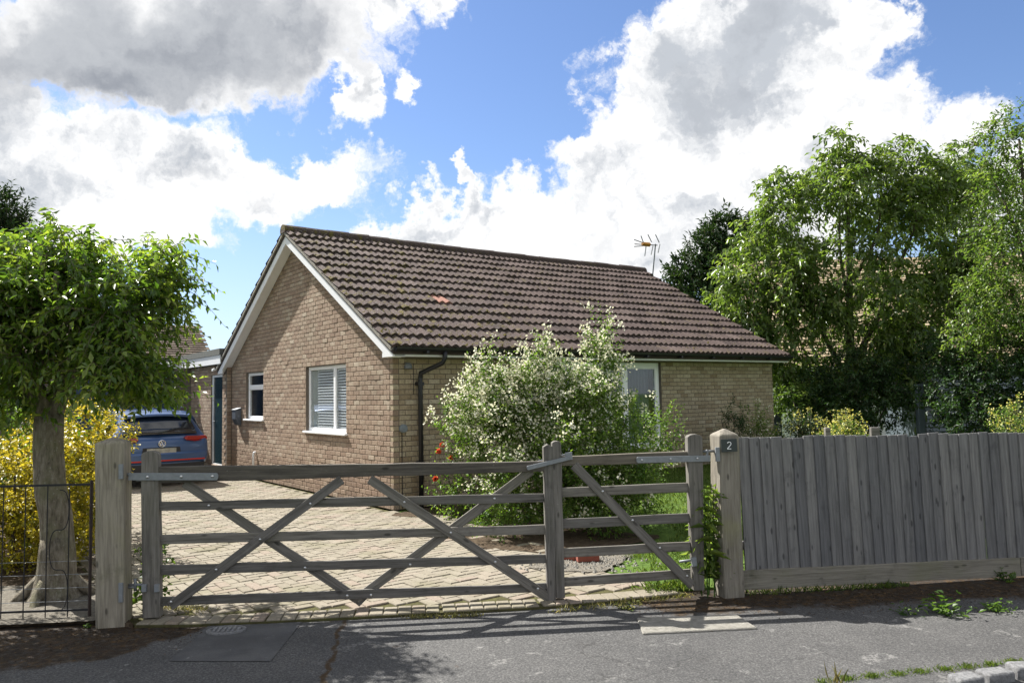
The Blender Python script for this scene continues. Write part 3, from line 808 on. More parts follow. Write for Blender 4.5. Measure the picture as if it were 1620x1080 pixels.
def tile_m(c, i, back=False):
    s = c * TG; y = EY + s * math.cos(PIT); z = EZ + s * math.sin(PIT); x = RX0 + i * TW
    if not back:
        return Matrix.Translation((x, y, z + sag(x) * (c / NT_Y))) @ Matrix.Rotation(PIT, 4, 'X')
    return Matrix.Translation((x + TW, 2 * RY - y, z + sag(x) * (c / NT_Y))) @ Matrix.Rotation(math.pi, 4, 'Z') @ Matrix.Rotation(PIT, 4, 'X')
tiles.sort(key=lambda q: np.linalg.norm(hw(RX0 + q[1] * TW, EY + q[0] * TG * math.cos(PIT), EZ + q[0] * TG * math.sin(PIT)) - CP))
restt = MB()
for n_, (c, i) in enumerate(tiles):
    ti = round(float(np.clip(rng.normal(0.5, 0.2), 0, 0.97)) * 8) / 8 * 0.97
    if (c, i) == (5, 6): ti = 1.0
    M = tile_m(c, i) @ Matrix.Translation((0, 0, float(rng.normal(0, .0035)))) @ Matrix.Rotation(float(rng.normal(0, .008)), 4, 'Z')
    me = tile_mesh(ti)
    if n_ < 300:
        o = link('roof_tile', me, None, roof); o.matrix_local = M
        if ti == 1.0: o['label'] = 'fresh salmon coloured replacement roof tile'
    else: restt.add([M @ v.co for v in me.vertices], [tuple(p.vertices) for p in me.polygons], ti)
for c in range(NT_Y):
    for i in range(NT_X):
        me = tile_mesh(0.485); M = tile_m(c, i, True)
        restt.add([M @ v.co for v in me.vertices], [tuple(p.vertices) for p in me.polygons], float(rng.uniform(.2, .8)))
o = restt.build('roof_tiling', MAT['tile'], roof, tints=True, smooth=True); o['kind'] = 'stuff'
# ridge tiles
nr = 22; rl = (RX1 - RX0 + .02) / nr
rm = MB(); V = []; F_ = []
for xx in (0, rl - .006):
    for k in range(9):
        th = math.pi * (-0.12 + 1.24 * k / 8); V.append((xx, -0.125 * math.cos(th), 0.115 * math.sin(th) - 0.01))
for k in range(8): F_.append((k, k + 1, 10 + k, 9 + k))
F_ += [tuple(range(9)), tuple(range(17, 8, -1))]
rm.add(V, F_, 0.35); rme = rm.mesh('ridge_tile', MAT['tile'], tints=True)
for k in range(nr):
    x = RX0 - .01 + k * rl
    o = link('ridge_tile', rme, None, roof); o.location = (x, RY, RZ + .015 + sag(x) + float(rng.normal(0, .004)))
    o.rotation_euler = (0, float(rng.normal(0, .01)), 0)
# mortar verge, bargeboards and soffits on the near gable, box ends
BP = -0.17                                   # bargeboard face in front of the gable wall
def rake(y_out, side):   # points of the board: parallel to the slope
    pass
tv = MB()
for sgn in (1, -1):
    Y = lambda y: y if sgn == 1 else 2 * RY - y
    b0, b1 = EY + .02, RY
    zt = lambda y: EZ + (y - EY) * math.tan(PIT) - .045
    bd = MB(); wv = 0.165 / math.cos(PIT)
    bd.prism([(BP - .022, Y(b0), zt(b0) - .0), (BP - .022, Y(b1), zt(b1)), (BP - .022, Y(b1), zt(b1) - wv), (BP - .022, Y(-.07), zt(-.07) - wv), (BP - .022, Y(-.07), 2.186), (BP - .022, Y(b0), 2.186)], (.022, 0, 0))
    bd.build('bargeboard', MAT['white_paint'], house)
    sf = MB(); sf.prism([(BP, Y(b0 + .12), zt(b0 + .12) - wv + .03), (BP, Y(b1), zt(b1) - wv + .03), (BP, Y(b1), zt(b1) - wv + .045), (BP, Y(b0 + .12), zt(b0 + .12) - wv + .045)], (-BP - .001, 0, 0))
    sf.build('soffit', MAT['white_paint'], house)
    ve = MB(); ve.prism([(RX0 + .004, Y(b0), zt(b0) + .001), (RX0 + .004, Y(b1), zt(b1) + .001), (RX0 + .004, Y(b1), zt(b1) + .05), (RX0 + .004, Y(b0), zt(b0) + .05)], (.10, 0, 0))
    ve.build('verge_mortar', MAT['concrete'], roof)
bx = MB(); bx.prism([(BP, EY + .03, 2.186), (BP, -0.004, 2.186), (BP, -0.004, 2.38), (BP, EY + .03, 2.26)], (-BP - .003, 0, 0)); bx.build('eave_box', MAT['white_paint'], house)
fb = MB(); fb.box((BP + .001, EY + .03, 2.19), (HL + .02, EY + .052, 2.315)); fb.build('fascia', MAT['white_paint'], house)
fb = MB(); fb.box((.0, EY + .053, 2.197), (HL + .02, -.001, 2.212)); fb.build('soffit', MAT['white_paint'], house)
fb = MB(); fb.box((HL + .021, EY + .03, 2.19), (HL + .04, 2 * RY - EY, 2.30)); fb.build('fascia', MAT['white_paint'], house)
# gutter with brackets, downpipe with its offset
gt = MB(); nG = 7; V = []; F_ = []
for x in (BP - .02, HL + .06):
    for k in range(nG):
        th = math.pi * k / (nG - 1); V.append((x, EY - .035 - .055 * math.cos(th), 2.315 - .06 * math.sin(th)))
    for k in range(nG):
        th = math.pi * (1 - k / (nG - 1)); V.append((x, EY - .035 - .049 * math.cos(th), 2.315 - .053 * math.sin(th)))
n2_ = 2 * nG
for k in range(n2_): F_.append((k, (k + 1) % n2_, n2_ + (k + 1) % n2_, n2_ + k))
F_ += [tuple(range(n2_)), tuple(range(2 * n2_ - 1, n2_ - 1, -1))]
gt.add(V, F_); gutter = gt.build('gutter', MAT['black_plastic'], house)
for x in np.arange(0.3, HL, 0.9):
    bk = MB(); bk.box((x - .02, EY - .10, 2.235), (x + .02, EY + .028, 2.268)); bk.build('bracket', MAT['black_plastic'], gutter)
dp = MB(); dp.tube([(0.62, EY - .035, 2.27), (0.62, EY - .035, 2.17), (0.60, EY - 0.0, 2.10), (0.42, -0.075, 1.96), (0.415, -0.07, 1.88), (0.415, -0.07, 0.02)], 0.036, 10)
dpo = dp.build('downpipe', MAT['black_plastic'], house, smooth=True)
for z in (1.78, 0.62):
    bk = MB(); bk.box((0.365, -.10, z), (0.465, 0.002, z + .05)); bk.build('pipe_clip', MAT['black_plastic'], dpo)

# --- windows
def window(name, fr, panes, face, dep=0.055, sill=True, label=None):
    """fr = a0 a1 z0 z1; panes: list of (a0,a1,z0,z1) openings"""
    a0_, a1_, z0, z1 = fr
    P = (lambda a, o, z: (o, a, z)) if face == 'g' else (lambda a, o, z: (a, o, z))
    def bar(mb, a, b, c, d, o0, o1):
        p, q = P(a, o0, c), P(b, o1, d)
        mb.box(tuple(min(x, y) for x, y in zip(p, q)), tuple(max(x, y) for x, y in zip(p, q)))
    m = MB()
    for a, b, c, d in wall_cells(a0_ + .004, a1_ - .004, z0 + .004, z1 - .004, panes): bar(m, a, b, c, d, dep, dep + .06)
    w = bevel(m.build('window', MAT['upvc'], house), .004)
    if label: w['label'] = label
    for (a, b, c, d) in panes:
        pn = MB(); bar(pn, a + .002, b - .002, c + .002, d - .002, dep + .022, dep + .028); pn.build('pane', MAT['glass'], w)
        bd = MB(); t_ = 0.012
        for q in wall_cells(a, b, c, d, [(a + t_, b - t_, c + t_, d - t_)]): bar(bd, *q, dep + .008, dep + .020)
        bd.build('bead', MAT['upvc'], w)
    if sill:
        sl_ = MB(); bar(sl_, a0_ - .05, a1_ + .05, z0 - .028, z0 + .008, -.045, dep - .001); bevel(sl_.build('sill', MAT['upvc'], w), .006)
    return w
gw_ = window('window', GWIN[0], [(2.18, 3.19, 1.10, 2.12), (1.63, 2.10, 1.10, 2.12)], 'g', label='large white framed gable window with slatted blinds')
window('window', GWIN[1], [(5.49, 6.44, 1.26, 1.82), (5.49, 6.44, 1.90, 2.115)], 'g', label='small white framed gable window with top light')
fwn = window('window', FWIN[0], [(3.01, 4.28, .68, 2.10), (4.40, 4.70, .68, 2.10), (4.82, 5.56, .68, 2.06)], 'f', label='wide white framed front window half hidden by bush')
MAT['slat'] = plain('blind_slat', (0.74, 0.76, 0.78), 0.5, var=0.05)
for (a, b) in ((1.63, 2.10), (2.18, 2.92)):
    for k in range(21):
        z = 1.12 + k * 0.0475
        sl_ = MB(); sl_.prism([(0.088, a, z), (0.088, b, z), (0.108, b, z + .034), (0.108, a, z + .034)], (0.0012, 0, 0.0012)); sl_.build('blind_slat', MAT['slat'], gw_)
MAT['curtain'] = plain('net_curtain', (0.55, 0.58, 0.58), 0.9, var=0.05, scale=30)
cu = MB(); pts = []
for k in range(40):
    pts.append((0.112 + .012 * math.sin(k * 1.3), 2.90 + .32 * k / 39))
V = [(x, y, 1.1) for x, y in pts] + [(x, y, 2.14) for x, y in pts]
cu.add(V, [(k, k + 1, 41 + k, 40 + k) for k in range(39)]); cu.build('curtain', MAT['curtain'], gw_)
cu = MB(); pts = [(4.75 + .85 * k / 59, 0.27 + .03 * math.sin(k * 1.1)) for k in range(60)]
V = [(x, y, .55) for x, y in pts] + [(x, y, 2.12) for x, y in pts]
cu.add(V, [(k, k + 1, 61 + k, 60 + k) for k in range(59)])
MAT['curtain2'] = plain('blue_curtain', (0.10, 0.125, 0.15), 0.9, var=0.1, scale=30); cu.build('curtain', MAT['curtain2'], fwn)
# rooms behind the panes: floor, ceiling, plain walls
MAT['room'] = plain('room_wall', (0.34, 0.34, 0.34), 0.9, var=0.05)
rmb = MB(); rmb.box((TH + .02, TH + .02, .02), (HL - TH - .02, HWD - TH - .02, .06)); rmb.box((TH + .02, TH + .02, WH - .001), (HL - TH - .02, HWD - TH - .02, WH + .03))
rmb.box((2.6, TH + .02, .061), (2.7, HWD - TH - .02, WH - .002)); rmb.box((TH + .02, 4.3, .061), (2.59, 4.4, WH - .002)); rmb.box((2.71, 3.9, .061), (HL - TH - .02, 4.0, WH - .002))
rmb.build('interior', MAT['room'], house)

# --- small fittings on the walls
lt = MB(); lt.lathe([(0.001, .055), (.03, .05), (.055, .02), (.06, -.03), (.05, -.035)], (0.225, -.055, 2.06), 14); lt.box((.20, -.03, 2.075), (.25, .01, 2.115))
tag(lt.build('wall_light', MAT['grey_plastic'], house, smooth=True))
MAT['grey_blue'] = plain('grey_box', (0.17, 0.20, 0.215), 0.55)
jb = MB(); jb.lathe([(.001, -.055), (.05, -.052), (.062, -.04), (.062, .004)], (0.155, 0, 1.16), 16, axis='y'); jbo = jb.build('junction_box', MAT['grey_blue'], house)
jb = MB(); jb.tube([(0.14, -.006, 1.12), (.137, -.006, .7), (.14, -.006, .02)], .006, 5); jb.build('cable', MAT['black_plastic'], jbo)
jb = MB(); jb.tube([(0.34, -.006, 2.1), (.337, -.006, 1.65)], .004, 5); jb.build('cable', MAT['black_plastic'], house)
wp = MB(); wp.tube([(-.045, 5.86, .02), (-.045, 5.86, .50), (-.04, 5.855, .535), (-.0, 5.845, .545)], .022, 8); wp.build('waste_pipe', MAT['upvc'], house, smooth=True)
mbx = MB(); mbx.prism([(-.001, 7.00, 1.42), (-.13, 7.00, 1.38), (-.13, 7.00, 1.20), (-.07, 7.00, 1.08), (-.001, 7.00, 1.06)], (0, -.24, 0))
MAT['mailbox'] = plain('mailbox_grey', (0.10, 0.115, 0.14), 0.4, 0.3); letterbox = bevel(mbx.build('letter_box', MAT['mailbox'], house), .01, 2)
ml = MB(); ml.prism([(-.0, 7.01, 1.432), (-.14, 7.01, 1.392), (-.145, 7.01, 1.40), (0, 7.01, 1.442)], (0, -.26, 0)); ml.build('lid', MAT['steel'], letterbox)

# --- TV aerial behind the ridge end
aer = thing('tv_aerial', 'television aerial on a thin pole above the roof ridge end', 'aerial', tuple(hw(9.19, 3.42, 4.40)))
b0 = hw(9.19, 3.42, 4.40)
tp = at(1037, 386, b0[1]); a_ = MB(); a_.tube([b0, b0 + (tp - b0) * .5, tp], .018, 6); a_.build('pole', MAT['steel'], aer, True)
k0 = at(1040, 388, b0[1]); k1 = at(1004, 386, b0[1] - .35); bm_ = MB(); bm_.tube([k0, k1], .012, 5); boom = bm_.build('boom', MAT['black_iron'], aer, True)
MAT['orange'] = plain('orange_plastic', (0.40, 0.18, 0.02), 0.6)
q0, q1 = at(1016, 386, b0[1] - .2), at(1028, 387, b0[1] - .1); ob = MB(); ob.tube([q0, q1], .055, 4); ob.build('dipole_box', MAT['orange'], aer, True)
for (xa, ya, xb, yb, dd) in ((1014, 373, 1018, 384, .2), (1025, 371, 1031, 383, .1), (1037, 371, 1043, 384, 0), (1020, 405, 1022, 390, .2), (1030, 403, 1033, 389, .1), (1041, 400, 1044, 386, 0), (1003, 379, 1017, 384, .25), (1003, 390, 1017, 389, .25)):
    e_ = MB(); e_.tube([at(xa, ya, b0[1] - dd), at(xb, yb, b0[1] - dd)], .013, 4); e_.build('element', MAT['steel'], aer, True)

# moss cushions lying on the roof, thickest by the near verge and the lower courses
mm = MB()
for k in range(1900):
    x = RX0 + .05 + (RX1 - RX0 - .1) * rng.random() ** 2.6; c = int(NT_Y * rng.random() ** (1.0 if rng.random() < .5 else 1.6))
    s = c * TG + abs(rng.normal(0.0, 0.05)) - .005
    y = EY + s * math.cos(PIT); z = EZ + s * math.sin(PIT) + .048 + sag(x) * (c / NT_Y) + .018 * (0.5 - 0.5 * math.cos((x - RX0) / TW * 4 * math.pi))
    r = abs(rng.normal(.018, .011)) + .007; h = r * rng.uniform(.3, .6)
    n = 6; V = [(x, y, z + h)] + [(x + r * math.cos(q) * rng.uniform(.7, 1.5), y + r * math.sin(q) * rng.uniform(.7, 1.1), z - .012) for q in np.arange(n) * 2 * math.pi / n]
    mm.add(V, [(0, i + 1, (i + 1) % n + 1) for i in range(n)])
MAT['moss'] = soil('moss', [(0.3, (0.045, 0.04, 0.012)), (0.55, (0.12, 0.10, 0.025)), (0.8, (0.24, 0.20, 0.06))], 30)
o = mm.build('moss', MAT['moss'], roof); o['kind'] = 'stuff'

# ------------------------------------------------------------------ flat roofed extension with side door, and garage front
ext = thing('garage_extension', 'flat roofed brick extension with dark door and white fascia beside gable', 'garage', tuple(HA), HROT)
EX = -0.11
DOOR = (7.76, 8.62, 0.12, 2.20)
m = MB()
for a, b, c, d in wall_cells(7.445, 10.35, 0, 2.42, [DOOR]): m.box((EX + RC, a, c), (.14, b, d))
wl = m.build('wall', MAT['mortar'], ext)
r_ = MB()
for x0, x1, z in courses(10.35, lambda a, z: a >= 7.44 and z < 2.44, [DOOR], 2.40):
    ti = int(np.clip(rng.normal(4.6, 2.1), 0, 9)); me = brick_mesh(round(x1 - x0 - .009, 2), BH - .01, BD, ti, 'g'); cc = (x0 + x1) / 2
    if cc < 7.5: continue
    r_.add([(v.co.x + EX, v.co.y + cc, v.co.z + z + .005) for v in me.vertices], [tuple(p.vertices) for p in me.polygons], ti / 9)
for r in range(32):
    ti = int(rng.integers(1, 8)); me = brick_mesh(.09, BH - .01, BD, ti, 'f')
    r_.add([(v.co.x + EX + .052, v.co.y + 7.438, v.co.z + r * BH + .005) for v in me.vertices], [tuple(p.vertices) for p in me.polygons], ti / 9)
o = r_.build('brickwork', MAT['brick'], wl, tints=True); o['kind'] = 'stuff'
fm = MB()
for q in wall_cells(DOOR[0] + .004, DOOR[1] - .004, DOOR[2], DOOR[3] - .004, [(DOOR[0] + .07, DOOR[1] - .07, DOOR[2] + .05, DOOR[3] - .07)]): fm.box((EX + .03, q[0], q[2]), (EX + .10, q[1], q[3]))
fm.build('door_frame', MAT['upvc'], ext)
MAT['door_blue'] = plain('dark_teal_door', (0.012, 0.028, 0.036), 0.25, var=0.05)
dm = MB(); dm.box((EX + .05, DOOR[0] + .072, DOOR[2] + .052), (EX + .09, DOOR[1] - .072, DOOR[3] - .072)); dr = dm.build('door', MAT['door_blue'], ext)
hm = MB(); hm.box((EX + .035, DOOR[1] - .13, 1.02), (EX + .049, DOOR[1] - .10, 1.25)); hm.tube([(EX + .02, DOOR[1] - .115, 1.13), (EX + .02, DOOR[1] - .24, 1.13)], .009, 6); hm.build('handle', MAT['steel'], dr)
fm = MB(); fm.box((EX - .14, 7.47, 2.405), (EX - .118, 10.9, 2.60)); fm.build('fascia', MAT['white_paint'], ext)
fm = MB(); fm.box((EX - 4.2, 10.9, 2.405), (EX - .14, 10.922, 2.60)); fm.build('fascia', MAT['white_paint'], ext)
MAT['felt'] = plain('roof_felt', (0.10, 0.105, 0.095), 0.9, var=0.2, scale=8, bmp=0.3)
fm = MB(); fm.prism([(EX - .16, 7.45, 2.602), (EX - .16, 13.5, 2.602), (EX - .16, 13.5, 2.72), (EX - .16, 7.45, 2.74)], (3.2, 0, 0)); fm.box((EX - 4.2, 10.88, 2.602), (EX - .161, 13.5, 2.70)); fm.build('flat_roof', MAT['felt'], ext)
m = MB(); m.box((-.35, 10.351, 0), (.14, 10.55, 2.42)); m.box((-4.2, 10.95, 0), (-2.95, 11.1, 2.42)); m.box((-.36, 10.551, 0), (-.16, 11.1, 2.42)); m.box((-4.2, 11.101, 0), (-.16, 13.4, 2.40)); m.build('side_wall', MAT['mortar'], ext)
MAT['garage_blue'] = plain('blue_garage_door', (0.022, 0.05, 0.095), 0.4, var=0.06)
gd_ = MB(); gd_.box((-2.94, 10.98, 0.01), (-.365, 11.02, 2.30)); gdo = gd_.build('garage_door', MAT['garage_blue'], ext)
for k in range(14):
    x = -2.88 + k * .182; rb = MB(); rb.box((x, 10.966, .05), (x + .05, 10.979, 2.26)); rb.build('door_rib', MAT['garage_blue'], gdo)
sl2 = MB(); sl2.prism([(EX - .001, 8.02, 2.30), (EX - .10, 8.02, 2.33), (EX - .16, 8.02, 2.30), (EX - .16, 8.02, 2.26), (EX - .08, 8.02, 2.285), (EX - .001, 8.02, 2.25)], (0, -.08, 0)); sl2.build('wall_light', MAT['upvc'], ext)
st = MB(); st.box((EX - .22, DOOR[0] - .05, 0.0), (EX - .002, DOOR[1] + .05, .115)); st.build('door_step', MAT['concrete'], ext)
# ------------------------------------------------------------------ timber: gates, posts, fence
def setworld(o, parent, M):
    o.parent = parent
    m = Matrix.Identity(4); p = parent
    while p is not None:
        if p.type == 'EMPTY': m = root_matrix(p) @ m
        else: m = p.matrix_parent_inverse @ p.matrix_basis @ m if p.parent is None else m
        p = p.parent
    o.matrix_parent_inverse = m.inverted(); o.matrix_basis = M
    return o

def plank(name, p0, p1, w0, w1, th, mat, parent, off=0.0, n=GN, end0='flat', end1='flat', wear=0.0016, bv=0.005, step=0.22):
    """board from p0 to p1 (centre line), widths w0 w1, thickness th along n; n points at the viewer"""
    p0 = np.asarray(p0, float); p1 = np.asarray(p1, float)
    x = p1 - p0; L = np.linalg.norm(x); x = x / L
    z = np.asarray(n, float) - (np.asarray(n, float) @ x) * x; z /= np.linalg.norm(z); y = np.cross(z, x)
    k = max(2, int(L / step)); ts = np.linspace(0, 1, k + 1)
    def prof(sgn):
        out = []
        for t_ in ts:
            w = (w0 + (w1 - w0) * t_) / 2 + rng.normal(0, wear)
            out.append((t_ * L, sgn * w))
        return out
    lo, hi = prof(-1), prof(1)
    def endcap(kind, at_end):
        w = (w1 if at_end else w0) / 2; xe = L if at_end else 0; d = 1 if at_end else -1
        if kind == 'round': return [(xe + d * w * 0.55 * math.cos(a), w * math.sin(a)) for a in np.linspace(-1.25, 1.25, 6)]
        if kind == 'point': return [(xe + d * w * 0.5, 0)]
        return []
    e1 = endcap(end1, True); e0 = endcap(end0, False)
    poly = lo + e1 + hi[::-1] + e0[::-1]
    mb = MB(); mb.prism([(a, b, -th / 2) for a, b in poly], (0, 0, th))
    o = mb.build(name, mat)
    M = Matrix(((x[0], y[0], z[0], 0), (x[1], y[1], z[1], 0), (x[2], y[2], z[2], 0), (0, 0, 0, 1)))
    c = p0 + np.asarray(n) * off
    M = Matrix.Translation(c) @ M
    setworld(o, parent, M)
    return bevel(o, bv, 2)

def rail(name, l, r, th, mat, parent, off=0.0):
    a0_, a1_ = gp(l[0], l[1]), gp(l[0], l[2]); b0_, b1_ = gp(r[0], r[1]), gp(r[0], r[2])
    return plank(name, (a0_ + a1_) / 2, (b0_ + b1_) / 2, np.linalg.norm(a0_ - a1_), np.linalg.norm(b0_ - b1_), th, mat, parent, off)

def bolt(px, py, off, parent, r=0.011):
    mb = MB(); c = gp(px, py); mb.lathe([(r, -.004), (r, .002), (r * .75, .006), (.001, .008)], (0, 0, 0), 10)
    o = mb.build('bolt', MAT['bolt'], smooth=True)
    x = GD; z = GN; y = np.cross(z, x)
    M = Matrix.Translation(c + GN * off) @ Matrix(((x[0], y[0], z[0], 0), (x[1], y[1], z[1], 0), (x[2], y[2], z[2], 0), (0, 0, 0, 1)))
    return setworld(o, parent, M)

gate = thing('field_gate', 'wide weathered wooden five bar gate with crossed braces across drive', 'gate', tuple(gp(560, 968) * np.array([1, 1, 0])), 0, 'drive gates')
GW = MAT['gate_wood']
rail('top_rail', (230, 738, 764), (872, 729.5, 744.5), .06, MAT['top_wood'], gate)
rail('rail', (236, 793.6, 808), (866, 780, 793.7), .024, GW, gate)
rail('rail', (236, 845.8, 860.5), (866, 829.7, 844), .024, GW, gate)
rail('rail', (236, 894, 909.4), (868, 876.5, 890), .024, GW, gate)
rail('rail', (238, 944.5, 958.5), (868, 921.5, 935.5), .024, GW, gate)
plank('hanging_stile', gp(242, 975), gp(239, 720), .128, .128, .075, GW, gate, end1='round')
plank('meeting_stile', gp(872, 952), gp(866, 706), .072, .078, .07, GW, gate, end1='point')
def brace(a, b, off, parent, w=.072): return plank('brace', gp(*a), gp(*b), w, w, .02, GW, parent, off)
brace((271, 957), (541, 757), .024, gate); brace((585, 757), (868, 944), .024, gate)
brace((290, 764), (566, 949), -.024, gate); brace((563, 949), (842, 744), -.024, gate)
ap = MB(); P_ = [gp(x, y) - GN * .02 for x, y in ((549, 944), (584, 944), (568, 960))]; ap.prism([tuple(p) for p in P_], tuple(-GN * .02)); ap.build('brace_foot', GW, gate, True)
for b in ((331, 799), (492, 795.5), (413, 851.5), (344, 899), (483, 897), (273, 949.5), (549.6, 941), (587, 940), (640, 793), (782, 788), (713, 841), (783, 887), (649, 892), (850, 929)):
    bolt(*b, .035 if b[0] not in (331, 483, 549.6, 587, 782, 649) else .013, gate)
# galvanised top strap hinge and the lower eye
st_ = plank('strap_hinge', gp(207, 752.5), gp(345, 752.5), .055, .055, .010, MAT['steel'], gate, .046, end1='round', wear=0, bv=.002)
for b in ((237, 753), (290, 752.5), (339, 752)): bolt(*b, .052, gate, .012)
plank('strap_hinge', gp(212, 758), gp(255, 757), .04, .04, .010, MAT['steel'], gate, -.046, wear=0, bv=.002)
for x in (232, 252):
    plank('hinge_nut', gp(x, 921), gp(x, 933), .035, .035, .03, MAT['steel'], gate, .048, wear=0, bv=.003)
mb = MB(); mb.tube([gp(204, 925) , gp(234, 924)], .012, 8); mb.build('eye_bolt', MAT['steel'], gate, True, smooth=True)

sg = thing('small_gate', 'narrow weathered wooden gate with one diagonal brace beside numbered post', 'gate', tuple(gp(990, 950) * np.array([1, 1, 0])), 0, 'drive gates')
rail('top_rail', (884, 722, 736.5), (1088, 713.5, 730.5), .055, MAT['top_wood'], sg)
rail('rail', (886, 771.5, 785.7), (1090, 763, 778), .024, GW, sg); rail('rail', (886, 821, 835.8), (1091, 811, 826), .024, GW, sg)
rail('rail', (887, 867.3, 881.7), (1092, 856, 870.5), .024, GW, sg); rail('rail', (888, 913, 927), (1092, 899.5, 914.5), .024, GW, sg)
plank('meeting_stile', gp(886, 944), gp(879.5, 701), .068, .074, .07, GW, sg, end1='round')
plank('hanging_stile', gp(1104, 932), gp(1097, 693), .09, .128, .075, GW, sg, end1='round')
plank('brace', gp(907, 735), gp(1094, 925), .074, .074, .02, GW, sg, .024)
for b in ((952, 776), (999, 821.5), (1042, 865), (1085, 909)): bolt(*b, .035, sg)
plank('strap_hinge', gp(1007, 726.5), gp(1121, 724), .05, .05, .010, MAT['steel'], sg, .044, end0='round', wear=0, bv=.002)
for b in ((1013, 726.5), (1058, 725), (1100, 724)): bolt(*b, .05, sg, .010)
mb = MB(); mb.tube([gp(1075, 888), gp(1090, 886), gp(1098, 885)], .010, 8); mb.build('hinge_pin', MAT['steel'], sg, True, smooth=True)
plank('hinge_nut', gp(1094, 879), gp(1096, 893), .04, .04, .03, MAT['steel'], sg, .045, wear=0, bv=.003)
lp = thing('gate_latch', 'galvanised throw over loop latch joining the two gates', 'latch', tuple(gp(868, 731)))
plank('loop_bar', gp(834, 739), gp(900, 723), .035, .03, .010, MAT['steel'], lp, .052, end0='round', wear=0, bv=.002)
plank('hinge_plate', gp(893, 721), gp(904, 720), .06, .06, .012, MAT['steel'], lp, .04, wear=0, bv=.002)
plank('loop_bar', gp(838, 735), gp(900, 719), .02, .02, .010, MAT['steel'], lp, -.046, wear=0, bv=.002)

def post(name, base, top, w, mat, cap, label, rot=0.0):
    base = np.asarray(base, float); top = np.asarray(top, float)
    root = thing(name, label, 'post', tuple(base), 0, 'gate posts')
    ax = top - base; L = np.linalg.norm(ax); ax /= L
    d = GD * math.cos(rot) + np.array([-GD[1], GD[0], 0]) * math.sin(rot)
    z = d - (d @ ax) * ax; z /= np.linalg.norm(z); y = np.cross(z, ax)
    mb = MB(); k = 9; V = []; F_ = []
    for i in range(k + 1):
        t_ = i / k
        for (a, b) in ((-1, -1), (1, -1), (1, 1), (-1, 1)):
            V.append((-0.25 + t_ * (L + .25), a * w / 2 + rng.normal(0, .002), b * w / 2 + rng.normal(0, .002)))
    for i in range(k):
        for j in range(4): F_.append((i * 4 + j, i * 4 + (j + 1) % 4, i * 4 + 4 + (j + 1) % 4, i * 4 + 4 + j))
    F_.append((3, 2, 1, 0)); t4 = k * 4
    V.append((L + cap, 0.0, 0.0)); F_ += [(t4 + j, t4 + (j + 1) % 4, len(V) - 1) for j in range(4)]
    mb.add(V, F_); o = mb.build('shaft', mat)
    M = Matrix.Translation(base) @ Matrix(((ax[0], y[0], z[0], 0), (ax[1], y[1], z[1], 0), (ax[2], y[2], z[2], 0), (0, 0, 0, 1)))
    setworld(o, root, M); bevel(o, .012, 2)
    return root
PL0, PL1 = gp(181, 981), gp(179, 699)
PL0[2] = -.03
pl = post('gate_post', PL0, PL1, .205, MAT['post_wood'], .04, 'thick weathered wooden gate post with blunt top near tree', rot=.10)
PR0 = gp(1154, 938); PR0[2] = -.02; PR1 = gp(1145.5, 687)
pr = post('gate_post', PR0, PR1, .178, MAT['post_wood'], .055, 'leaning wooden gate post with pointed cap and number plate', rot=.12)
# hinge pins screwed to the posts
for (x, y0_, y1_) in ((200, 732, 755), (200, 916, 946)):
    plank('hinge_plate', gp(x, y1_), gp(x, y0_), .03, .03, .02, MAT['steel'], pl, .105, wear=0, bv=.002)
for seg in ((200, 750, 212, 752), (214, 934, 214, 915), (198, 928, 216, 928)):
    mb = MB(); mb.tube([gp(seg[0], seg[1]), gp(seg[2], seg[3])], .012, 8); mb.build('hinge_pin', MAT['steel'], pl, True, smooth=True)
plank('hinge_plate', gp(1129, 728), gp(1128, 706), .035, .035, .02, MAT['steel'], pr, .095, wear=0, bv=.002)
for seg in ((1112, 714, 1130, 713), (1119, 727, 1119, 711)):
    mb = MB(); mb.tube([gp(seg[0], seg[1]), gp(seg[2], seg[3])], .011, 8); mb.build('hinge_pin', MAT['steel'], pr, True, smooth=True)
# number plate
MAT['plate'] = plain('dark_number_plate', (0.035, 0.042, 0.045), 0.35, var=0.05)
MAT['white_num'] = plain('white_numeral', (0.8, 0.8, 0.8), 0.4, var=0.01)
npl = thing('number_plate', 'small dark house number plate reading 2 on leaning post', 'sign', tuple(gp(1153, 705, .1)))
plank('plate', gp(1141, 705, .116), gp(1166, 703.5, .116), .103, .103, .006, MAT['plate'], npl, 0, wear=0, bv=.001)
cx_, cy_ = 1153.5, 704.3; pts2 = []
for a in np.linspace(160, -35, 9): pts2.append((cx_ + 2.9 * math.cos(math.radians(a)), cy_ - 2.6 - 2.9 * math.sin(math.radians(a))))
pts2 += [(cx_ - 2.9, cy_ + 5.6), (cx_ + 3.3, cy_ + 5.4)]
mb = MB()
for (x0, y0_), (x1, y1_) in zip(pts2[:-1], pts2[1:]): mb.tube([gp(x0, y0_, .1205), gp(x1, y1_, .1205)], .0036, 6)
mb.build('numeral', MAT['white_num'], npl, True)

